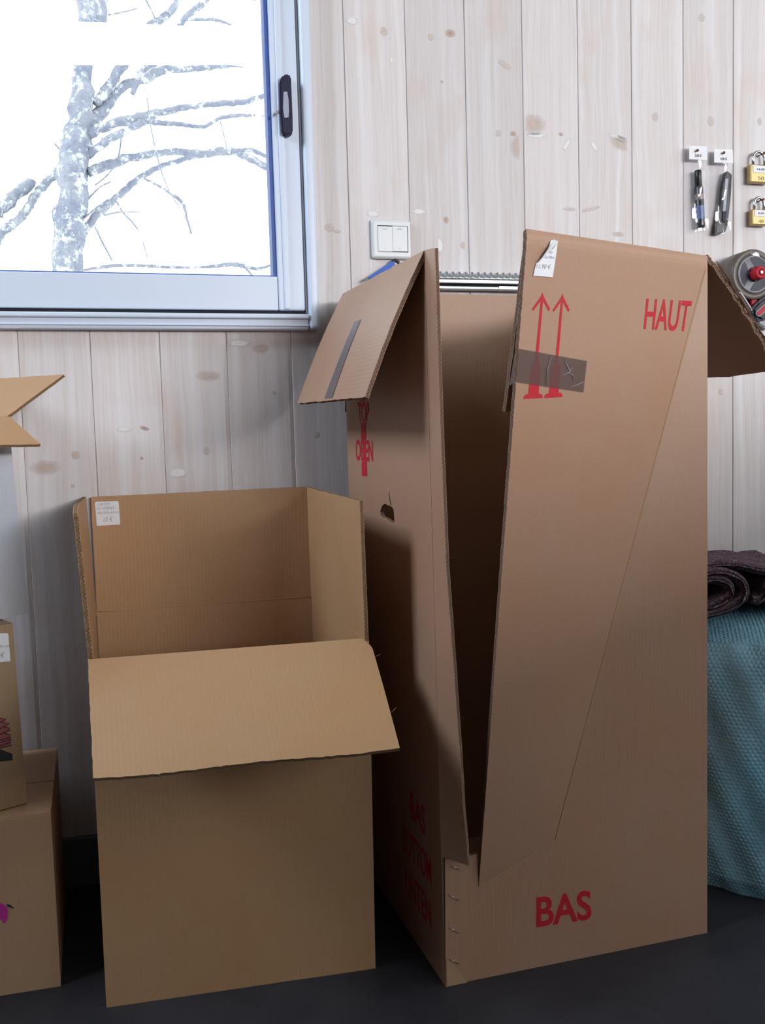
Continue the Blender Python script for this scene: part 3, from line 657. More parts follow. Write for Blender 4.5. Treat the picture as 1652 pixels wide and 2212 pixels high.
decal('hand_hole_slit', [[(0, 0), (1, 0), (1, 1), (0, 1)]], lq((.428,.655), (.420,.655), (.440,.674), (.446,.675)), m_charcoal, tall)
decal('torn_nick', [[(0, 0), (1, .1), (1.1, .8), (.4, 1), (-.2, .7)]], lq((.452,.672), (.432,.672), (.438,.681), (.460,.681)), m_torn, tall)
# packing tape holding the bent panel, wrapped round its left edge
TQ = quad2(on(bentf, .0009), *[(1-s, 1-t) for s, t in ((1.0,.2060), (.6164,.2259), (.6232,.1786), (1.0,.1600))])
tp = decal('packing_tape', [[(i/12, 0), ((i+1)/12, 0), ((i+1)/12, 1), (i/12, 1)] for i in range(12)], TQ, m_tape, tall, 2)
for P in ([(.68,.80),(.74,.60),(.70,.55)], [(.60,.38),(.74,.55),(.78,.72)], [(.72,.52),(.80,.48),(.83,.25)], [(.66,.9),(.71,.7),(.76,.58)], [(.76,.08),(.88,.2),(1,.36)], [(.45,.97),(.41,.5),(.42,.02)]):
    tube('tape_crease_glint', [TQ(u, v)+V((0, -.0008, 0)) for u, v in P], [.0003, .0007, .0003], plain('tape_glint', (.36, .32, .32, 1), .3) if 'tape_glint' not in bpy.data.materials else bpy.data.materials['tape_glint'], tp, 5)  # pale colour paints glints along the tape creases
e0, e1_ = bent(1, .2050), bent(1, .1595)
mesh('packing_tape', [e0+V((-.001, -.0012, 0)), e1_+V((-.001, -.0012, 0)), V((.0895, -.652, e1_.z-.004)), V((.0855, -.640, e0.z-.004))], [(0, 1, 2, 3)], m_tape2, tall)
# grey tape strip on the left flap
FT = lambda u, v: lflap_up(u, v)
def strip_on_flap():
    f = on(lambda s, t: lflap_up(1-s, t), .0012, False)
    return f
def flap_pt(px, py):
    """point of the left flap seen at a photo position (used once to measure the tape's ends)"""
    best = None
    for i in range(61):
        for j in range(61):
            w = lflap_up(i/60, j/60); d = w-V(CAM); k = d.dot(fw); x = 826+FPX*d.dot(rt)/k; y = 1106-FPX*d.dot(up)/k
            e = (x-px)**2+(y-py)**2
            if best is None or e < best[0]: best = (e, i/60, j/60)
    return best[1:]
tq = [flap_pt(*p) for p in ((702, 862), (719, 860), (781, 690), (766, 694))]
def tape_on(u, v):
    g = bil(V((*tq[0], 0)), V((*tq[1], 0)), V((*tq[2], 0)), V((*tq[3], 0)))(u, v)
    n = normal(lflap_up, .5, .5); n = n if n.z > 0 else -n
    return lflap_up(g.x, g.y)+n*.0012
decal('grey_tape_strip', [[(0, i/10), (1, i/10), (1, (i+1)/10), (0, (i+1)/10)] for i in range(10)], tape_on, m_tape2, tall, 1)
# half peeled price label
def LBq(px, py):
    """label corner positions on the bent panel, by bilinear interpolation of measured corners"""
    u, v = (px-1150)/(1192-1150), (597-py)/(597-519); g = bil(V((.9599,.0615,0)), V((.8645,.0604,0)), V((.8691,.0116,0)), V((.9540,.0138,0)))
    q_ = g(u, v); return (q_.x, q_.y)
def LBm(px, py, off=.0013):
    s, t = LBq(px, py); return on(bentf, off)(1-s, 1-t)
lab2 = decal('price_label', [[(1150,597),(1192,598),(1198.5,519),(1182,518.5),(1176,535),(1163,556),(1153,570)]], LBm, m_paper, tall, 2)
def curl(s, t):
    a_, b_ = (1179.5, 519), (1153, 569.5); c_ = (1186, 529) if False else (1188, 537)
    base = (lerp(a_[0], b_[0], t), lerp(a_[1], b_[1], t)); tip = (c_[0]-2*t*6, c_[1]+12*t)
    x, y = lerp(base[0], tip[0], s*(1-t*.75)), lerp(base[1], tip[1], s*(1-t*.75)); return LBm(x, y, .002+.010*math.sin(math.pi*min(1, s*.8+.25))*(1-.6*t))
mesh('price_label', [curl(i/8, j/8) for j in range(9) for i in range(9)], [(j*9+i, j*9+i+1, (j+1)*9+i+1, (j+1)*9+i) for j in range(8) for i in range(8)], m_paper, tall, True)
lm = lambda u, v: LBm(lerp(1150, 1193, u), lerp(597, 519, v), .0017)
for body, rc, bd in (('uille', (.50, .64, .86, .74), -.01), ('0x52x118cm', (.26, .50, .98, .58), -.008), ('11,90 €', (.10, .20, .84, .34), -.012)):
    text('handwriting', body, lm, rc, m_pen, lab2, bd, .25)

# ---------------------------------------------------------------- stack at the left edge
GM = [m_greybox, m_greybox, m_greybox_edge]
def closed_box(root, c, ax, ay, w, d, h, mats, th=.005, seam=.5, top='flaps', lean=V((0, 0, 0))):
    """c: front right bottom corner, ax along the front to the left, ay to the back"""
    ax, ay = V(ax).normalized(), V(ay).normalized(); z = V((0, 0, h))+lean
    fr_, fl_, br_, bl_ = c, c+ax*w, c+ay*d, c+ax*w+ay*d
    sheet('front_panel', bil(fl_, fr_, fr_+z, fl_+z), th, mats, root, 12, 12, .0002, False, '', '')
    sheet('side_panel', bil(fr_+ay*th, br_-ay*th, br_-ay*th+z, fr_+ay*th+z), th, mats, root, 12, 12, .0002, False, '', '')
    sheet('side_panel', bil(bl_-ay*th, fl_+ay*th, fl_+ay*th+z, bl_-ay*th+z), th, mats, root, 12, 12, .0002, False, '', '')
    sheet('back_panel', bil(br_, bl_, bl_+z, br_+z), th, mats, root, 12, 12, .0002, False, '', '')
    sheet('bottom_panel', bil(bl_+V((0,0,.0))+ax*-th-ay*th, br_+ax*th-ay*th, fr_+ax*th+ay*th, fl_-ax*th+ay*th), th, mats, root, 4, 4, .0, False, '')
    if top == 'flaps':
        e = V((0, 0, .0045))
        m0 = c+z+ay*(d*seam); g = ay*.0015
        sheet('flap', bil(fl_+z+e+ay*.001, fr_+z+e+ay*.001, m0-g+e, m0+ax*w-g+e), th, mats, root, 20, 10, .0008, False, 'lrt', 't')
        sheet('flap', bil(m0+ax*w+g+e, m0+g+e, br_+z+e, bl_+z+e), th, mats, root, 20, 10, .0008, False, 'lrb', 'b')
    return fr_, fl_, br_, bl_, z
LWM = [cardboard('kraft_board_light', (.52, .34, .21, 1))]*2+[m_greybox_edge]
low = thing('cardboard_box', (-.82, -.18, 0), 'large closed brown carton on the floor under the stack, magenta mark', 'box')
lc = V((-.6185, -.3571, 0))
closed_box(low, lc, (-1, .02, 0), (-.062, 1, 0), .42, .338, .2945, LWM, .005, .44)
lowf = lambda px, py: at(px, py, -.358)
def lowm(x, y): return V((x, -.3562-.0008, y))
pts = [(-6,1950),(4,1953),(11,1957),(16,1962),(16.5,1985),(12,1994),(8,1996),(5,1992),(2,1986),(-4,1988)]
mk = [lowf(x, y) for x, y in pts]
decal('magenta_print', [[(p.x, p.z) for p in mk][::-1]], lambda x, z: V((x, -.3571+(-.6185-x)*.02-.0009, z)), m_magenta, low)
for a_, b_, c_ in (((14, 1954.5), (21, 1957), (29, 1963)), ((15, 1958), (19, 1958), (24, 1961))):
    P = [lowf(*q_) for q_ in (a_, b_, c_)]
    for p in P: p.y = -.3571+(-.6185-p.x)*.02-.0008
    tube('ink_tick', P, [.0008, .0011, .0007], m_charcoal, low, 5)
mid = thing('cardboard_box', (-.8, -.25, .301), 'brown carton with zigzag red print, middle of the stack at the left edge', 'box')
ca, sa = math.cos(math.radians(25.4)), math.sin(math.radians(25.4)); mc = V((-.661, -.3073, .301))
closed_box(mid, mc, (-ca, -sa, 0), (-sa, ca, 0), .34, .27, .302, GM, .005, .5, 'flaps', V((-.005, 0, 0)))
mn = V((sa, -ca, 0)); md = V((-ca, -sa, 0))
def midm(px, py, off=.0009):
    """front face of the middle carton: photo position -> point on that plane"""
    o = mc+V((-.0025, 0, 0)); d = fw+rt*((px-826)/FPX)-up*((py-1106)/FPX); k = (o-V(CAM)).dot(mn)/d.dot(mn); return V(CAM)+d*k+mn*off
pinks = [(-20,1548),(0,1551),(14,1554),(9,1560),(20,1563),(14,1571),(21,1574),(13,1583),(22,1587),(23,1592),(24.5,1610),(0,1617),(-20,1621)]
decal('zigzag_print', [pinks[::-1]], lambda x, y: midm(x, y), m_pink, mid)
for P in ([(-20,1549),(0,1551),(13,1553.5),(0,1560),(-20,1568)], [(-20,1556),(0,1559),(20,1562.5),(0,1574),(-20,1583)], [(9,1569.5),(21,1573)], [(22,1577),(0,1586),(-20,1592)], [(8,1583.5),(22,1587)], [(23,1592),(0,1599),(-20,1604)], [(24,1597),(0,1604),(-20,1609)], [(24,1602.5),(0,1611),(-20,1616)], [(24.5,1610),(0,1616),(-20,1621)]):
    tube('print_line', [midm(x, y, .0008) for x, y in P], [.0008]*len(P), m_maroon, mid, 4)
decal('dark_print', [[(-20,1612),(0,1618),(26,1628),(27.5,1642),(0,1645),(-20,1647)][::-1]], midm, m_charcoal, mid)
LM = [midm(x, y, .0) for x, y in ((-26,1433), (22,1428), (17.5,1367), (-26,1369))]
lab3 = decal('price_label', round_rect(.09, 't'), on(bil(*LM), .0012), m_paper, mid)
for body, rc in (('350mm', (.2, .50, 1.0, .6)), ('6 €', (.30, .16, .76, .34))): text('handwriting', body, on(bil(*LM), .0017), rc, m_pen, lab3, -.01, .25)
# white carton on top
whi = thing('cardboard_box', (-.82, -.26, .609), 'white carton with open kraft flaps, topmost of the stack under the window', 'box')
wm = [m_white, m_kraft, m_kraft_edge]; wc = V((-.652, -.2273, .6095)); q2v = math.sqrt(.5)
cw, sw = math.cos(math.radians(47)), math.sin(math.radians(47))
ln = V((-.0125, -.001, 0))
fr_, fl_, br_, bl_, z_ = closed_box(whi, wc, (-cw, -sw, 0), (-sw, cw, 0), .30, .21, .339, wm, .005, .5, None, ln)
TW = fr_+z_
fh = bil(fl_+z_, TW, TW+V((.7071*.0765, -.7071*.0765, -.0495)), fl_+z_+V((.7071*.0765, -.7071*.0765, -.0495)))
sheet('flap', lambda s, t: fh(s, 1-t), .005, [m_kraft, m_kraft, m_kraft_edge], whi, 30, 10, .0006, True)
rt0, rt1 = TW+V((.0005, .001, .0005)), br_+z_
rh = bil(rt0, rt0+V((.0879, .0879, .0773)), rt1+V((.0879, .0879, .082)), rt1)
sheet('flap', lambda s, t: rh(1-s, t), .005, [m_kraft, m_kraft, m_kraft_edge], whi, 14, 24, .0006, False)
sheet('flap', bil(br_+z_, bl_+z_, bl_+z_+V((-.03, .03, .06)), br_+z_+V((-.03, .03, .06))), .005, [m_kraft, m_kraft, m_kraft_edge], whi, 14, 10)
sheet('flap', bil(bl_+z_, fl_+z_, fl_+z_+V((-.08, -.08, -.05)), bl_+z_+V((-.08, -.08, -.05))), .005, [m_kraft, m_kraft, m_kraft_edge], whi, 14, 10)

# ---------------------------------------------------------------- bubble wrap roll
bub = thing('bubble_wrap_roll', (.80, -.272, 0), 'pale blue bubble wrap roll standing on the floor beside the tall carton', 'roll')
import numpy as np
def bubble_roll():
    cx_, cy_, R0, H, pitch = .80, -.272, .258, .488, .0085
    a0_, a1_ = math.radians(150), math.radians(330); na = int((a1_-a0_)*R0/pitch*5); nh = int(H/pitch*5)
    ta = np.linspace(a0_, a1_, na+1)[None, :]; tz = np.linspace(0, H, nh+1)[:, None]
    u = (ta-a0_)*R0/pitch+0*tz; v = tz/(pitch*.866)+0*ta; row = np.floor(v); fu = (u+.5*(row % 2)) % 1-.5; fv = (v-row)-.5
    r = np.sqrt(fu**2+(fv*.866)**2); b = np.sqrt(np.clip(1-(r/.43)**2, 0, None))*.0017
    rng = np.random.RandomState(3); wob = .006*np.sin(3*ta+9*tz)+.004*np.sin(11*ta-17*tz+1)+.0025*np.sin(23*ta+40*tz)
    rim = -.02*np.clip((tz-H+.05)/.05, 0, 1)**2
    foot = -.010*np.clip((.03-tz)/.03, 0, 1)
    rr = R0+b*(.7+.3*np.sin(17*ta+31*tz))+wob*.7+rim+foot-.003
    x = cx_+rr*np.cos(ta); y = cy_+rr*np.sin(ta); z = tz+0*ta
    vs = np.stack([x, y, z], -1).reshape(-1, 3); w = na+1
    j, i = np.meshgrid(np.arange(nh), np.arange(na), indexing='ij'); q = (j*w+i).ravel(); fs = np.stack([q, q+1, q+1+w, q+w], 1)
    # plain back half
    nb = 40; tb = np.linspace(a1_, a0_+2*math.pi, nb+1); base = len(vs)
    ring = np.concatenate([np.stack([cx_+(R0-.004)*np.cos(tb), np.minimum(cy_+(R0-.004)*np.sin(tb), -.016), 0*tb+zz], 1) for zz in (0., H)]); vs = np.concatenate([vs, ring])
    k = np.arange(nb); fs = np.concatenate([fs, np.stack([base+k, base+k+1, base+nb+1+k+1, base+nb+1+k], 1)])
    me = bpy.data.meshes.new('wrapped_film'); me.from_pydata(vs.tolist(), [], fs.tolist()); me.materials.append(m_bubble)
    me.polygons.foreach_set('use_smooth', [True]*len(me.polygons)); me.update(); link('wrapped_film', me, bub)
    # top: loose layer lying over the rim, bubbles again
    nr, nt = 120, 640; rr = np.linspace(.02, 1, nr)[:, None]; tt = np.linspace(0, 2*math.pi, nt+1)[None, :]
    X = cx_+rr*(R0-.012)*np.cos(tt); Y = np.minimum(cy_+rr*(R0-.012)*np.sin(tt), -.017)
    u = X/pitch; v = Y/(pitch*.866); row = np.floor(v); fu = (u+.5*(row % 2)) % 1-.5; fv = v-row-.5; r = np.sqrt(fu**2+(fv*.866)**2)
    Z = H-.006+np.sqrt(np.clip(1-(r/.43)**2, 0, None))*.0016+.028*(1-rr**2)+.005*np.sin(9*X+3*Y)*np.sin(14*Y+1)-.03*np.clip((rr-.86)/.14, 0, 1)**2+.012*np.clip((.9-rr)/.3, 0, 1)
    vs = np.stack([X, Y, Z], -1).reshape(-1, 3); w = nt+1; j, i = np.meshgrid(np.arange(nr-1), np.arange(nt), indexing='ij'); q = (j*w+i).ravel()
    me = bpy.data.meshes.new('top_layer'); me.from_pydata(vs.tolist(), [], np.stack([q, q+1, q+1+w, q+w], 1).tolist()); me.materials.append(m_bubble)
    me.polygons.foreach_set('use_smooth', [True]*len(me.polygons)); me.update(); link('top_layer', me, bub)
bubble_roll()

# ---------------------------------------------------------------- rolled felt blanket on the bubble wrap
bk = thing('moving_blanket', (.70, -.22, .50), 'mottled purple grey felt blanket rolled up on the bubble wrap roll', 'blanket')
def blanket():
    cx_, cz_ = .590, .590; P = []
    for i in range(150):                                     # spiral from the core outwards, flattened
        w = i/149*2*math.pi*2.15+math.radians(100); k = i/149; a_ = lerp(.026, .096, k); b_ = lerp(.016, .046, k)
        P.append((cx_-.012+a_*math.cos(-w)*.98, cz_+b_*math.sin(-w)))
    # loose outer end running to the right over the top
    lx, lz = P[-1]
    tail = [(.56, .640), (.60, .642), (.66, .638), (.72, .626), (.80, .615), (.90, .606), (.985, .600)]
    P = [p for p in P]
    P2 = [(p[0], p[1]) for p in smooth_path([(x, z) for x, z in tail], 14)]
    def ribbon(name, pts, y0, y1, th, ny=60):
        n = len(pts); vs = []; rng = np.random.RandomState(5); nz = rng.rand(ny+1, n); nz = .5+(nz+np.roll(nz, 1, 1)+np.roll(nz, 2, 1)-1.5)/3
        for j in range(ny+1):
            for sgn in (1, -1):
                for i, (x, z) in enumerate(pts):
                    dx, dz = pts[min(i+1, n-1)][0]-pts[max(i-1, 0)][0], pts[min(i+1, n-1)][1]-pts[max(i-1, 0)][1]; L = math.hypot(dx, dz) or 1
                    nx, nz_ = -dz/L, dx/L; t = j/ny; y = lerp(y0, y1, t)
                    yo = (nz[0, i]-.5)*.006 if j == 0 else 0
                    h = th*.5*(1-.75*(1 if j == 0 else 0))+(nz[j, i]-.5)*.0025
                    wv = .004*math.sin(26*y+40*x)+.003*math.sin(60*y-30*x)
                    vs.append((x+nx*sgn*h, y+yo, z+nz_*sgn*h+wv*(.4+.6*t)-.006*t))
        fs = []; w = 2*n
        for j in range(ny):
            for k in range(2):
                for i in range(n-1):
                    a = j*w+k*n+i; f = (a, a+1, a+1+w, a+w); fs.append(f if k == 0 else f[::-1])
            for i in (0, n-1): a = j*w+i; fs.append((a, a+n, a+n+w, a+w))
        for j in (0, ny):
            for i in range(n-1): a = j*w+i; fs.append((a, a+1, a+1+n, a+n))
        return mesh(name, vs, fs, m_felt, bk, True)
    ribbon('rolled_felt', P, -.425, -.020, .017)
    ribbon('outer_fold', [(x, z-.004) for x, z in P2], -.418, -.022, .017)
    ribbon('outer_fold', smooth_path([(.690, .566), (.706, .562), (.722, .572), (.724, .588), (.735, .594), (.80, .586), (.90, .578), (.985, .572)], 10), -.400, -.03, .015)
    ribbon('outer_fold', smooth_path([(.995, .536), (.90, .542), (.80, .550), (.752, .553), (.738, .559), (.75, .567), (.83, .566), (.93, .560), (.99, .556)], 10), -.392, -.03, .014)
blanket()

# ---------------------------------------------------------------- things on the wall
def wbox(name, x0, y0, x1, y1, ya, yb, mat, parent, bev=0, seg=2):
    """box whose front face spans photo positions (x0,y0)-(x1,y1) on the plane Y = ya, going back to yb"""
    a, b = at(x0, y1, ya), at(x1, y0, ya); return boxo(name, (a.x, min(ya, yb), a.z), (b.x, max(ya, yb), b.z), mat, parent, bev, seg)
sw_c = at(845, 517, 0)
sw_ = thing('light_switch', sw_c, 'white double light switch on the wall right of the window', 'switch')
pl = wbox('cover_plate', 803.5, 475, 887.5, 558, -.010, .0005, m_switch, sw_, .006, 5)
wbox('rocker_gap', 816.5, 488.5, 880, 543.5, -.0104, -.006, m_shadowgap, sw_)
r1 = wbox('rocker', 817, 489, 847.2, 543, -.0125, -.008, m_switch, sw_, .0012)
r2 = wbox('rocker', 848.2, 489, 879.3, 543, -.0118, -.008, m_switch, sw_, .0012)
for r in (r1, r2):
    r.data = r.data.copy()
m_print = plain('pale_print', (.35, .36, .38, 1), .6)
for r, x in ((r1, 831), (r2, 863.5)):
    c = at(x, 495, -.0128); text('lettering', 'STOP', lambda u, v, c=c: V((c.x-.005+.010*u, -.0129, c.z-.0012+.0026*v)), (0, 0, 1, 1), m_print, r)
    c = at(x, 536, -.0128); k = 1 if r is r1 else -1
    decal('arrow_mark', [[(-.002, .0012*k), (0, -.0010*k), (.002, .0012*k), (.0015, .0016*k), (0, -.0002*k), (-.0015, .0016*k)]], lambda x_, z_2, c=c: V((c.x+x_, -.0129, c.z+z_2)), m_print, r)

# galvanised rail
rl = thing('wall_rail', at(1030, 605, 0), 'galvanised metal rail with scalloped top edge on the wall behind the tall carton', 'rail')
RX0, RX1 = .07, .47; zt = at(1030, 594, -.03).z
xs = [RX0+(RX1-RX0)*i/320 for i in range(321)]
vs = []; 
for x in xs:
    w = .5+.5*math.cos(2*math.pi*x/.0146); vs += [(x, -.0265-.0025*w, zt+.001+.0058*w), (x, -.030-.001*w, zt-.006), (x, -.0318, zt-.0085), (x, -.0005, zt-.0085), (x, -.0005, zt+.001+.0062*w)]
mesh('scalloped_strip', vs, [(5*i+k, 5*i+(k+1) % 5, 5*i+5+(k+1) % 5, 5*i+5+k) for i in range(320) for k in range(5)], m_galv, rl, True)
def rbar(name, ya, yb, y0, y1, mat, bev=.001): boxo(name, (RX0, ya, at(1030, y1, ya).z), (RX1, yb, at(1030, y0, ya).z), mat, rl, bev)
rbar('recess', -.020, -.0005, 598, 622, m_shadowgap, 0)
rbar('bar', -.032, -.0006, 603.5, 612.5, m_galv, .0018)
rbar('lower_lip', -.027, -.0006, 619, 624.5, m_galv, .001)
a = at(1078, 621, -.03); boxo('joint_clip', (a.x, -.0285, a.z-.004), (RX1, -.02, a.z+.0035), m_galv, rl, .0008)

# blue strap hanging behind the left flap
st_ = thing('strap', at(830, 585, 0), 'blue strap with black hook hanging on the wall behind the carton flap', 'strap')
ys = -.018
prism('webbing', [at(p[0], p[1]-5, ys) for p in ((796,603),(844,571),(853,567),(851,578),(843,585),(820,595),(799,609))], (0, .004, 0), m_blue, st_, .0006)
tube('hook', [at(p[0], p[1]-4, ys+.004) for p in ((846,576),(848,569),(853,566.5),(859,569),(862,575),(860,590))]+[at(860, 600, -.001)], [.004, .0042, .004, .0038, .003, .003, .003], m_black, st_, 8)
prism('tip', [at(p[0], p[1]-5, ys) for p in ((784,613),(791,603),(795,603),(795,609))], (0, .004, 0), m_black, st_, .0004)
tube('thread', [at(*p, ys+.003) for p in ((807,600),(806,605),(804,612))], [.0008]*3, m_blue, st_, 5)
tube('tail', [at(*p, -.012) for p in ((790,612),(770,660),(757,740),(750,820),(748.5,890))], [.0035, .004, .004, .0038, .0035], m_black, st_, 8)
tube('nail', [at(860, 583, -.030), at(860, 583, .006)], [.0018, .0018], m_rust, st_, 8)

def nail(px, py, label):
    o = lathe('nail', [(0, -.023), (.0030, -.023), (.0034, -.0215), (.0030, -.0205), (.0013, -.020), (.0013, .008), (0, .008)], V((at(px, py, -.021).x, 0, at(px, py, -.021).z)), (0, 1, 0), m_rust, None, 12)
    return tag(o, label, 'nail', 'rusty nails in the board wall')

def bagged(name, cat, hx, hy, hw, hh, bag, label, price):
    c = at(hx, hy, 0); t = thing(name, c, label, cat, 'bagged tools on the wall')
    hd_ = prism('header_card', [at(*p, -.0165) for p in ((hx-hw, hy+hh), (hx+hw+1, hy+hh+2), (hx+hw, hy-hh), (hx-hw, hy-hh-1))], (0, .0012, 0), m_paper, t, .0003)
    cc = at(hx, hy+hh*.45, -.0165); text('price', price, lambda u, v: V((cc.x-.009+.018*u, -.0171, cc.z-.003+.0065*v)), (0, 0, 1, 1), m_black, hd_, .02)
    pts = [at(*p, -.016) for p in bag]; n = 9
    def bagf(s, t_, k=1):
        b = bil(*pts)(s, t_); return b+V((0, k*.010*math.sin(math.pi*s)*math.sin(math.pi*min(1, (1-t_)*1.3+.02))+.0012*math.sin(11*s+23*t_)*k, 0))
    vs = []; fs = []
    for k in (-1, .35):
        base = len(vs); m = 15
        vs += [bagf(i/(n-1), j/(m-1), k)+V((0, .0008 if k > 0 else 0, 0)) for j in range(m) for i in range(n)]
        fs += [(base+j*n+i, base+j*n+i+1, base+(j+1)*n+i+1, base+(j+1)*n+i) for j in range(m-1) for i in range(n-1)]
    mesh('clear_bag', vs, fs, m_film, t, True); return t
nail(1506, 325, 'rusty nail holding the bagged black marker'); nail(1563, 330, 'rusty nail holding the bagged grey cutter')
mk_ = bagged('marker_pen', 'marker', 1507.5, 330, 19, 14, ((1496,500), (1530,497), (1527,345), (1489,343)), 'black marker pen in a clear bag hanging on the wall, left of the bagged cutter', '2.00 €')
ax0, ax1 = at(1507, 368, -.013), at(1513, 492, -.013); dax = (ax1-ax0)
lathe('cap', [(0, 0), (.0068, 0), (.0078, .002), (.0082, .036), (.0075, .0365), (.0075, .04)], ax0, dax, m_black, mk_, 20)
lathe('barrel', [(.0085, .0367), (.0098, .040), (.0100, dax.length-.012), (.0100, dax.length-.004), (.009, dax.length), (0, dax.length)], ax0, dax, plain('marker_barrel', (.03, .032, .04, 1), .25), mk_, 20)
lb_ = mesh('print_glare_band', [], [], m_paper, mk_) if False else lathe('print_glare_band', [(.01012, .055), (.01012, .068)], ax0, dax, plain('marker_print', (.25, .2, .18, 1), .3, noise=.5, nscale=300), mk_, 20)
lathe('print_glare_band', [(.01012, .082), (.01012, .112)], ax0, dax, m_glare_blue, mk_, 20)  # blue band paints the bluish glare on the lower barrel
ct_ = bagged('utility_knife', 'knife', 1562.5, 337, 20, 14, ((1544,507), (1578,502), (1581,352), (1545,350)), 'grey snap-off cutter knife in a clear bag hanging on the wall by the padlocks', '4.00 €')
bdy = [(1566,373),(1571,369),(1581,377),(1579,420),(1575,460),(1571,490),(1566,502),(1554,506),(1544,504),(1548,488),(1552,465),(1556,440),(1560,400)]
k_b = prism('handle_body', [at(*p, -.016) for p in bdy], (0, .010, 0), m_darkgrey, ct_, .0012)
prism('slider_track', [at(*p, -.0167) for p in ((1567,386),(1573,386),(1567,456),(1561,456))], (0, .0012, 0), plain('light_grey_plastic', (.33, .34, .38, 1), .35), ct_, .0003)
prism('slider', [at(*p, -.0185) for p in ((1561,457),(1570,457),(1566,480),(1560,478))], (0, .003, 0), m_navy, ct_, .0006)
prism('grip_end', [at(*p, -.0168) for p in ((1549,480),(1560,484),(1566,484),(1563,500),(1554,504),(1546,502))], (0, .0118, 0), m_black, ct_, .0012)

def padlock(px, py, w, h, sh, nx, ny, label, price, mark):
    """px,py: top left of the body"""
    c = at(px+w/2, py, 0); t = thing('padlock', c, label, 'padlock', 'brass padlocks at the right edge')
    ya = -.020; b = wbox('body', px, py, px+w, py+h, ya, -.004, m_brass, t, .0022)
    s = .00124; bw = w*s; cx_ = (at(px, py, ya).x+at(px+w, py, ya).x)/2; zt_ = at(px+w/2, py, ya).z; rr = bw*.29; hh = sh*s
    arc = [(cx_-rr, zt_-.004), (cx_-rr, zt_+hh-rr)]+[(cx_-rr*math.cos(math.pi*i/10), zt_+hh-rr+rr*math.sin(math.pi*i/10)) for i in range(1, 10)]+[(cx_+rr, zt_+hh-rr), (cx_+rr, zt_-.004)]
    tube('shackle', [V((x, -.012, z)) for x, z in arc], [.0034]*len(arc), m_steel, t, 10)
    x0, x1 = at(px, py, ya).x, at(px+w, py, ya).x; z1 = at(px+w/2, py, ya).z; hz = h*s*1.0
    f = lambda u, v: V((lerp(x0, x1, u), ya-.0009, z1-hz+hz*v))
    l_ = decal('price_sticker', [[(.12, .60), (.97, .60), (.97, .97), (.12, .97)]], f, m_paper, t); text('price', price, lambda u, v: f(u, v)+V((0, -.0004, 0)), (.30, .73, .84, .84), m_black, l_, .02)
    text('engraving', mark, f, (.36, .22, .66, .42), plain('engraved_brass', (.42, .29, .1, 1), .4) if 'engraved_brass' not in bpy.data.materials else bpy.data.materials['engraved_brass'], t)
    nail(nx, ny, label.split(' hanging')[0].replace('brass padlock', 'rusty nail holding the brass padlock'))
    return t
padlock(1621, 357, 44, 36, 27, 1650, 331, 'larger brass padlock hanging above the smaller one at the right edge', '14.00 €', '50')
padlock(1625, 453, 37, 32, 24, 1648, 431, 'smaller brass padlock hanging below the larger one at the right edge', '8.00 €', '40')

# tape dispenser hanging from the wall
td = thing('tape_dispenser', at(1640, 620, 0), 'grey and red hand tape dispenser with brown tape hanging on the wall', 'tape dispenser')
yf = -.078; cc = at(1631, 592, yf); cw_ = V((cc.x, 0, cc.z))
m_btape = plain('brown_tape_roll', (.10, .08, .068, 1), .4, noise=.15, nscale=20)
RR = .0575
lathe('tape_roll', [(.041, -.064), (.041, -.073), (RR-.002, -.074), (RR, -.072), (RR, -.022), (RR-.002, -.020), (.041, -.020)], cw_, (0, 1, 0), m_btape, td, 64)
lathe('hub_disc', [(.0425, -.020), (.0425, -.076), (.0405, -.0775), (.0395, -.0745), (.0, -.0745)], cw_, (0, 1, 0), m_grey, td, 64)
m_hub_shade = plain('hub_recess_shade', (.035, .037, .055, 1), .6)
for k in range(3):                                            # three lens shaped openings of the hub, their shade painted as dark plates
    a_ = math.radians(60+120*k); P = []
    R1 = .0385; half = math.radians(46); c2 = .056; r2_ = math.sqrt(R1*R1+c2*c2-2*R1*c2*math.cos(half))
    P += [(R1*math.cos(a_+half*(1-2*i/12)), R1*math.sin(a_+half*(1-2*i/12))) for i in range(13)]
    pe = [(c2*math.cos(a_), c2*math.sin(a_))]; b0 = math.atan2(P[-1][1]-pe[0][1], P[-1][0]-pe[0][0]); b1 = math.atan2(P[0][1]-pe[0][1], P[0][0]-pe[0][0])
    while b1-b0 > math.pi: b1 -= 2*math.pi
    while b1-b0 < -math.pi: b1 += 2*math.pi
    P += [(pe[0][0]+r2_*math.cos(b0+(b1-b0)*i/10), pe[0][1]+r2_*math.sin(b0+(b1-b0)*i/10)) for i in range(1, 10)]
    prism('hub_opening_shade', [V((cc.x+x, -.0752, cc.z+z)) for x, z in P], (0, .0012, 0), m_hub_shade, td)
    lathe
kb = lathe('knob', [(.0172, -.0745), (.0172, -.078), (.0165, -.0785)], cw_, (0, 1, 0), m_black, td, 32)
lathe('knob_cap', [(.0150, -.078), (.0150, -.097), (.0135, -.0995), (.0075, -.0995), (.0070, -.098), (.0, -.098)], cw_, (0, 1, 0), m_redp, kb, 32)
lathe('knob_screw', [(.0048, -.097), (.0048, -.1005), (.0035, -.1015), (0, -.1015)], cw_, (0, 1, 0), m_steel, kb, 6, False)
prism('cutter_blade', [at(*p, -.075) for p in ((1625,549),(1632,545),(1638,546),(1641,554),(1640,558),(1627,553))], (0, .045, 0), m_steel, td, .001)
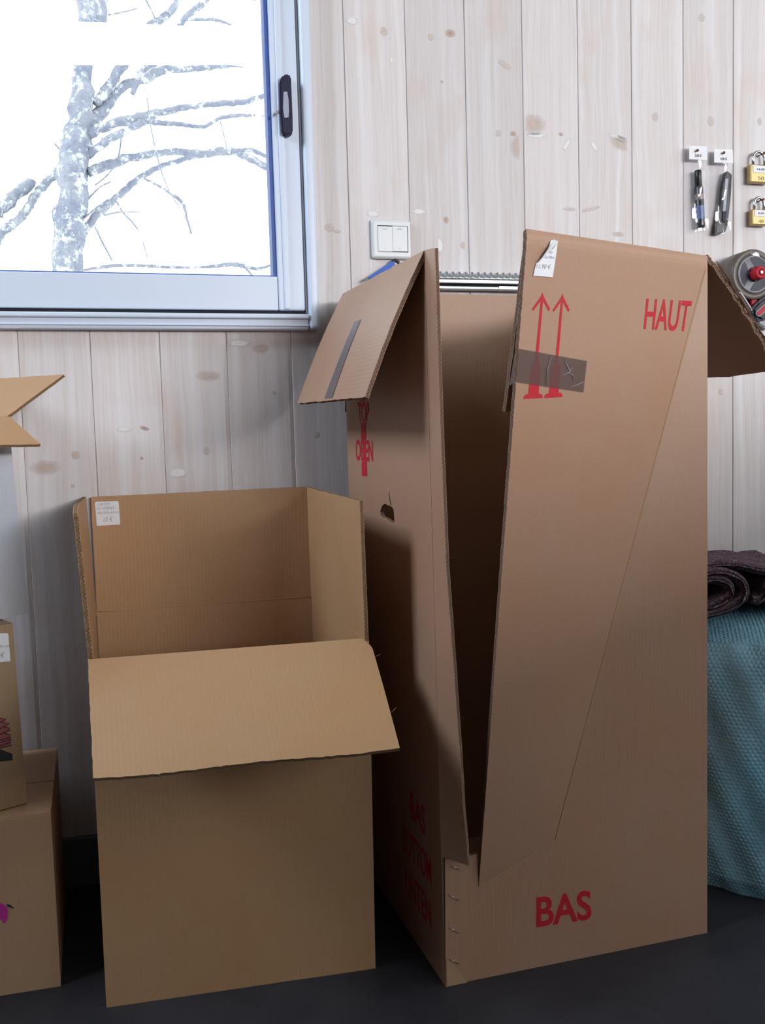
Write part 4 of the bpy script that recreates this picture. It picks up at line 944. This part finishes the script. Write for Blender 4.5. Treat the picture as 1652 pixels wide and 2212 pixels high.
prism('tape_end', [at(*p, -.074) for p in ((1620,538),(1623,544),(1626,547),(1624,553),(1621,549))], (0, .045, 0), m_btape, td, .0004)
prism('frame_plate', [at(*p, -.020) for p in ((1594,632),(1610,640),(1625,662),(1640,700),(1660,712),(1700,690),(1690,640),(1650,620),(1610,600))], (0, .012, 0), m_grey, td, .002)
prism('side_guard', [at(*p, -.074) for p in ((1593,633),(1598,631.5),(1603,635),(1624,668),(1625,676),(1618,673))], (0, .052, 0), plain('maroon_guard', (.12, .06, .06, 1), .25), td, .002)
prism('guard_rim', [at(*p, -.0775) for p in ((1594,632),(1599,631),(1603.5,634.5),(1625,668),(1625.5,677),(1623,668),(1602,636),(1598.5,633))], (0, .003, 0), plain('pale_rim', (.5, .48, .5, 1), .4), td)
prism('red_block', [at(*p, -.070) for p in ((1623,646),(1633,642.5),(1637,651),(1626,660),(1622.5,662))], (0, .03, 0), m_redp, td, .0015)
prism('backing_card', [at(*p, -.060) for p in ((1634,642),(1700,622),(1700,640),(1638,651))], (0, .03, 0), plain('pale_card', (.5, .47, .44, 1), .6), td, .001)
gp = prism('grip', [at(*p, -.085) for p in ((1624,668),(1640,650),(1660,636),(1700,610),(1715,640),(1690,665),(1650,695),(1636,688))], (0, .045, 0), m_darkgrey, td, .006)
def capsule(x0, y0, x1, y1, r, n=8):
    a_ = math.atan2(y1-y0, x1-x0); P = [(x0+r*math.cos(a_+math.pi/2+math.pi*i/n), y0+r*math.sin(a_+math.pi/2+math.pi*i/n)) for i in range(n+1)]
    return P+[(x1+r*math.cos(a_-math.pi/2+math.pi*i/n), y1+r*math.sin(a_-math.pi/2+math.pi*i/n)) for i in range(n+1)]
prism('grip_rim', [at(*p, -.0862) for p in capsule(1639, 677, 1690, 632, 6.6)], (0, .0016, 0), m_grey, gp, .0004)
prism('grip_insert', [at(*p, -.0875) for p in capsule(1639.5, 677, 1690, 632, 4.8)], (0, .0016, 0), m_redp, gp, .0004)
tube('nail', [at(1660, 560, -.02), at(1660, 560, .006)], [.002, .002], m_rust, td, 8)
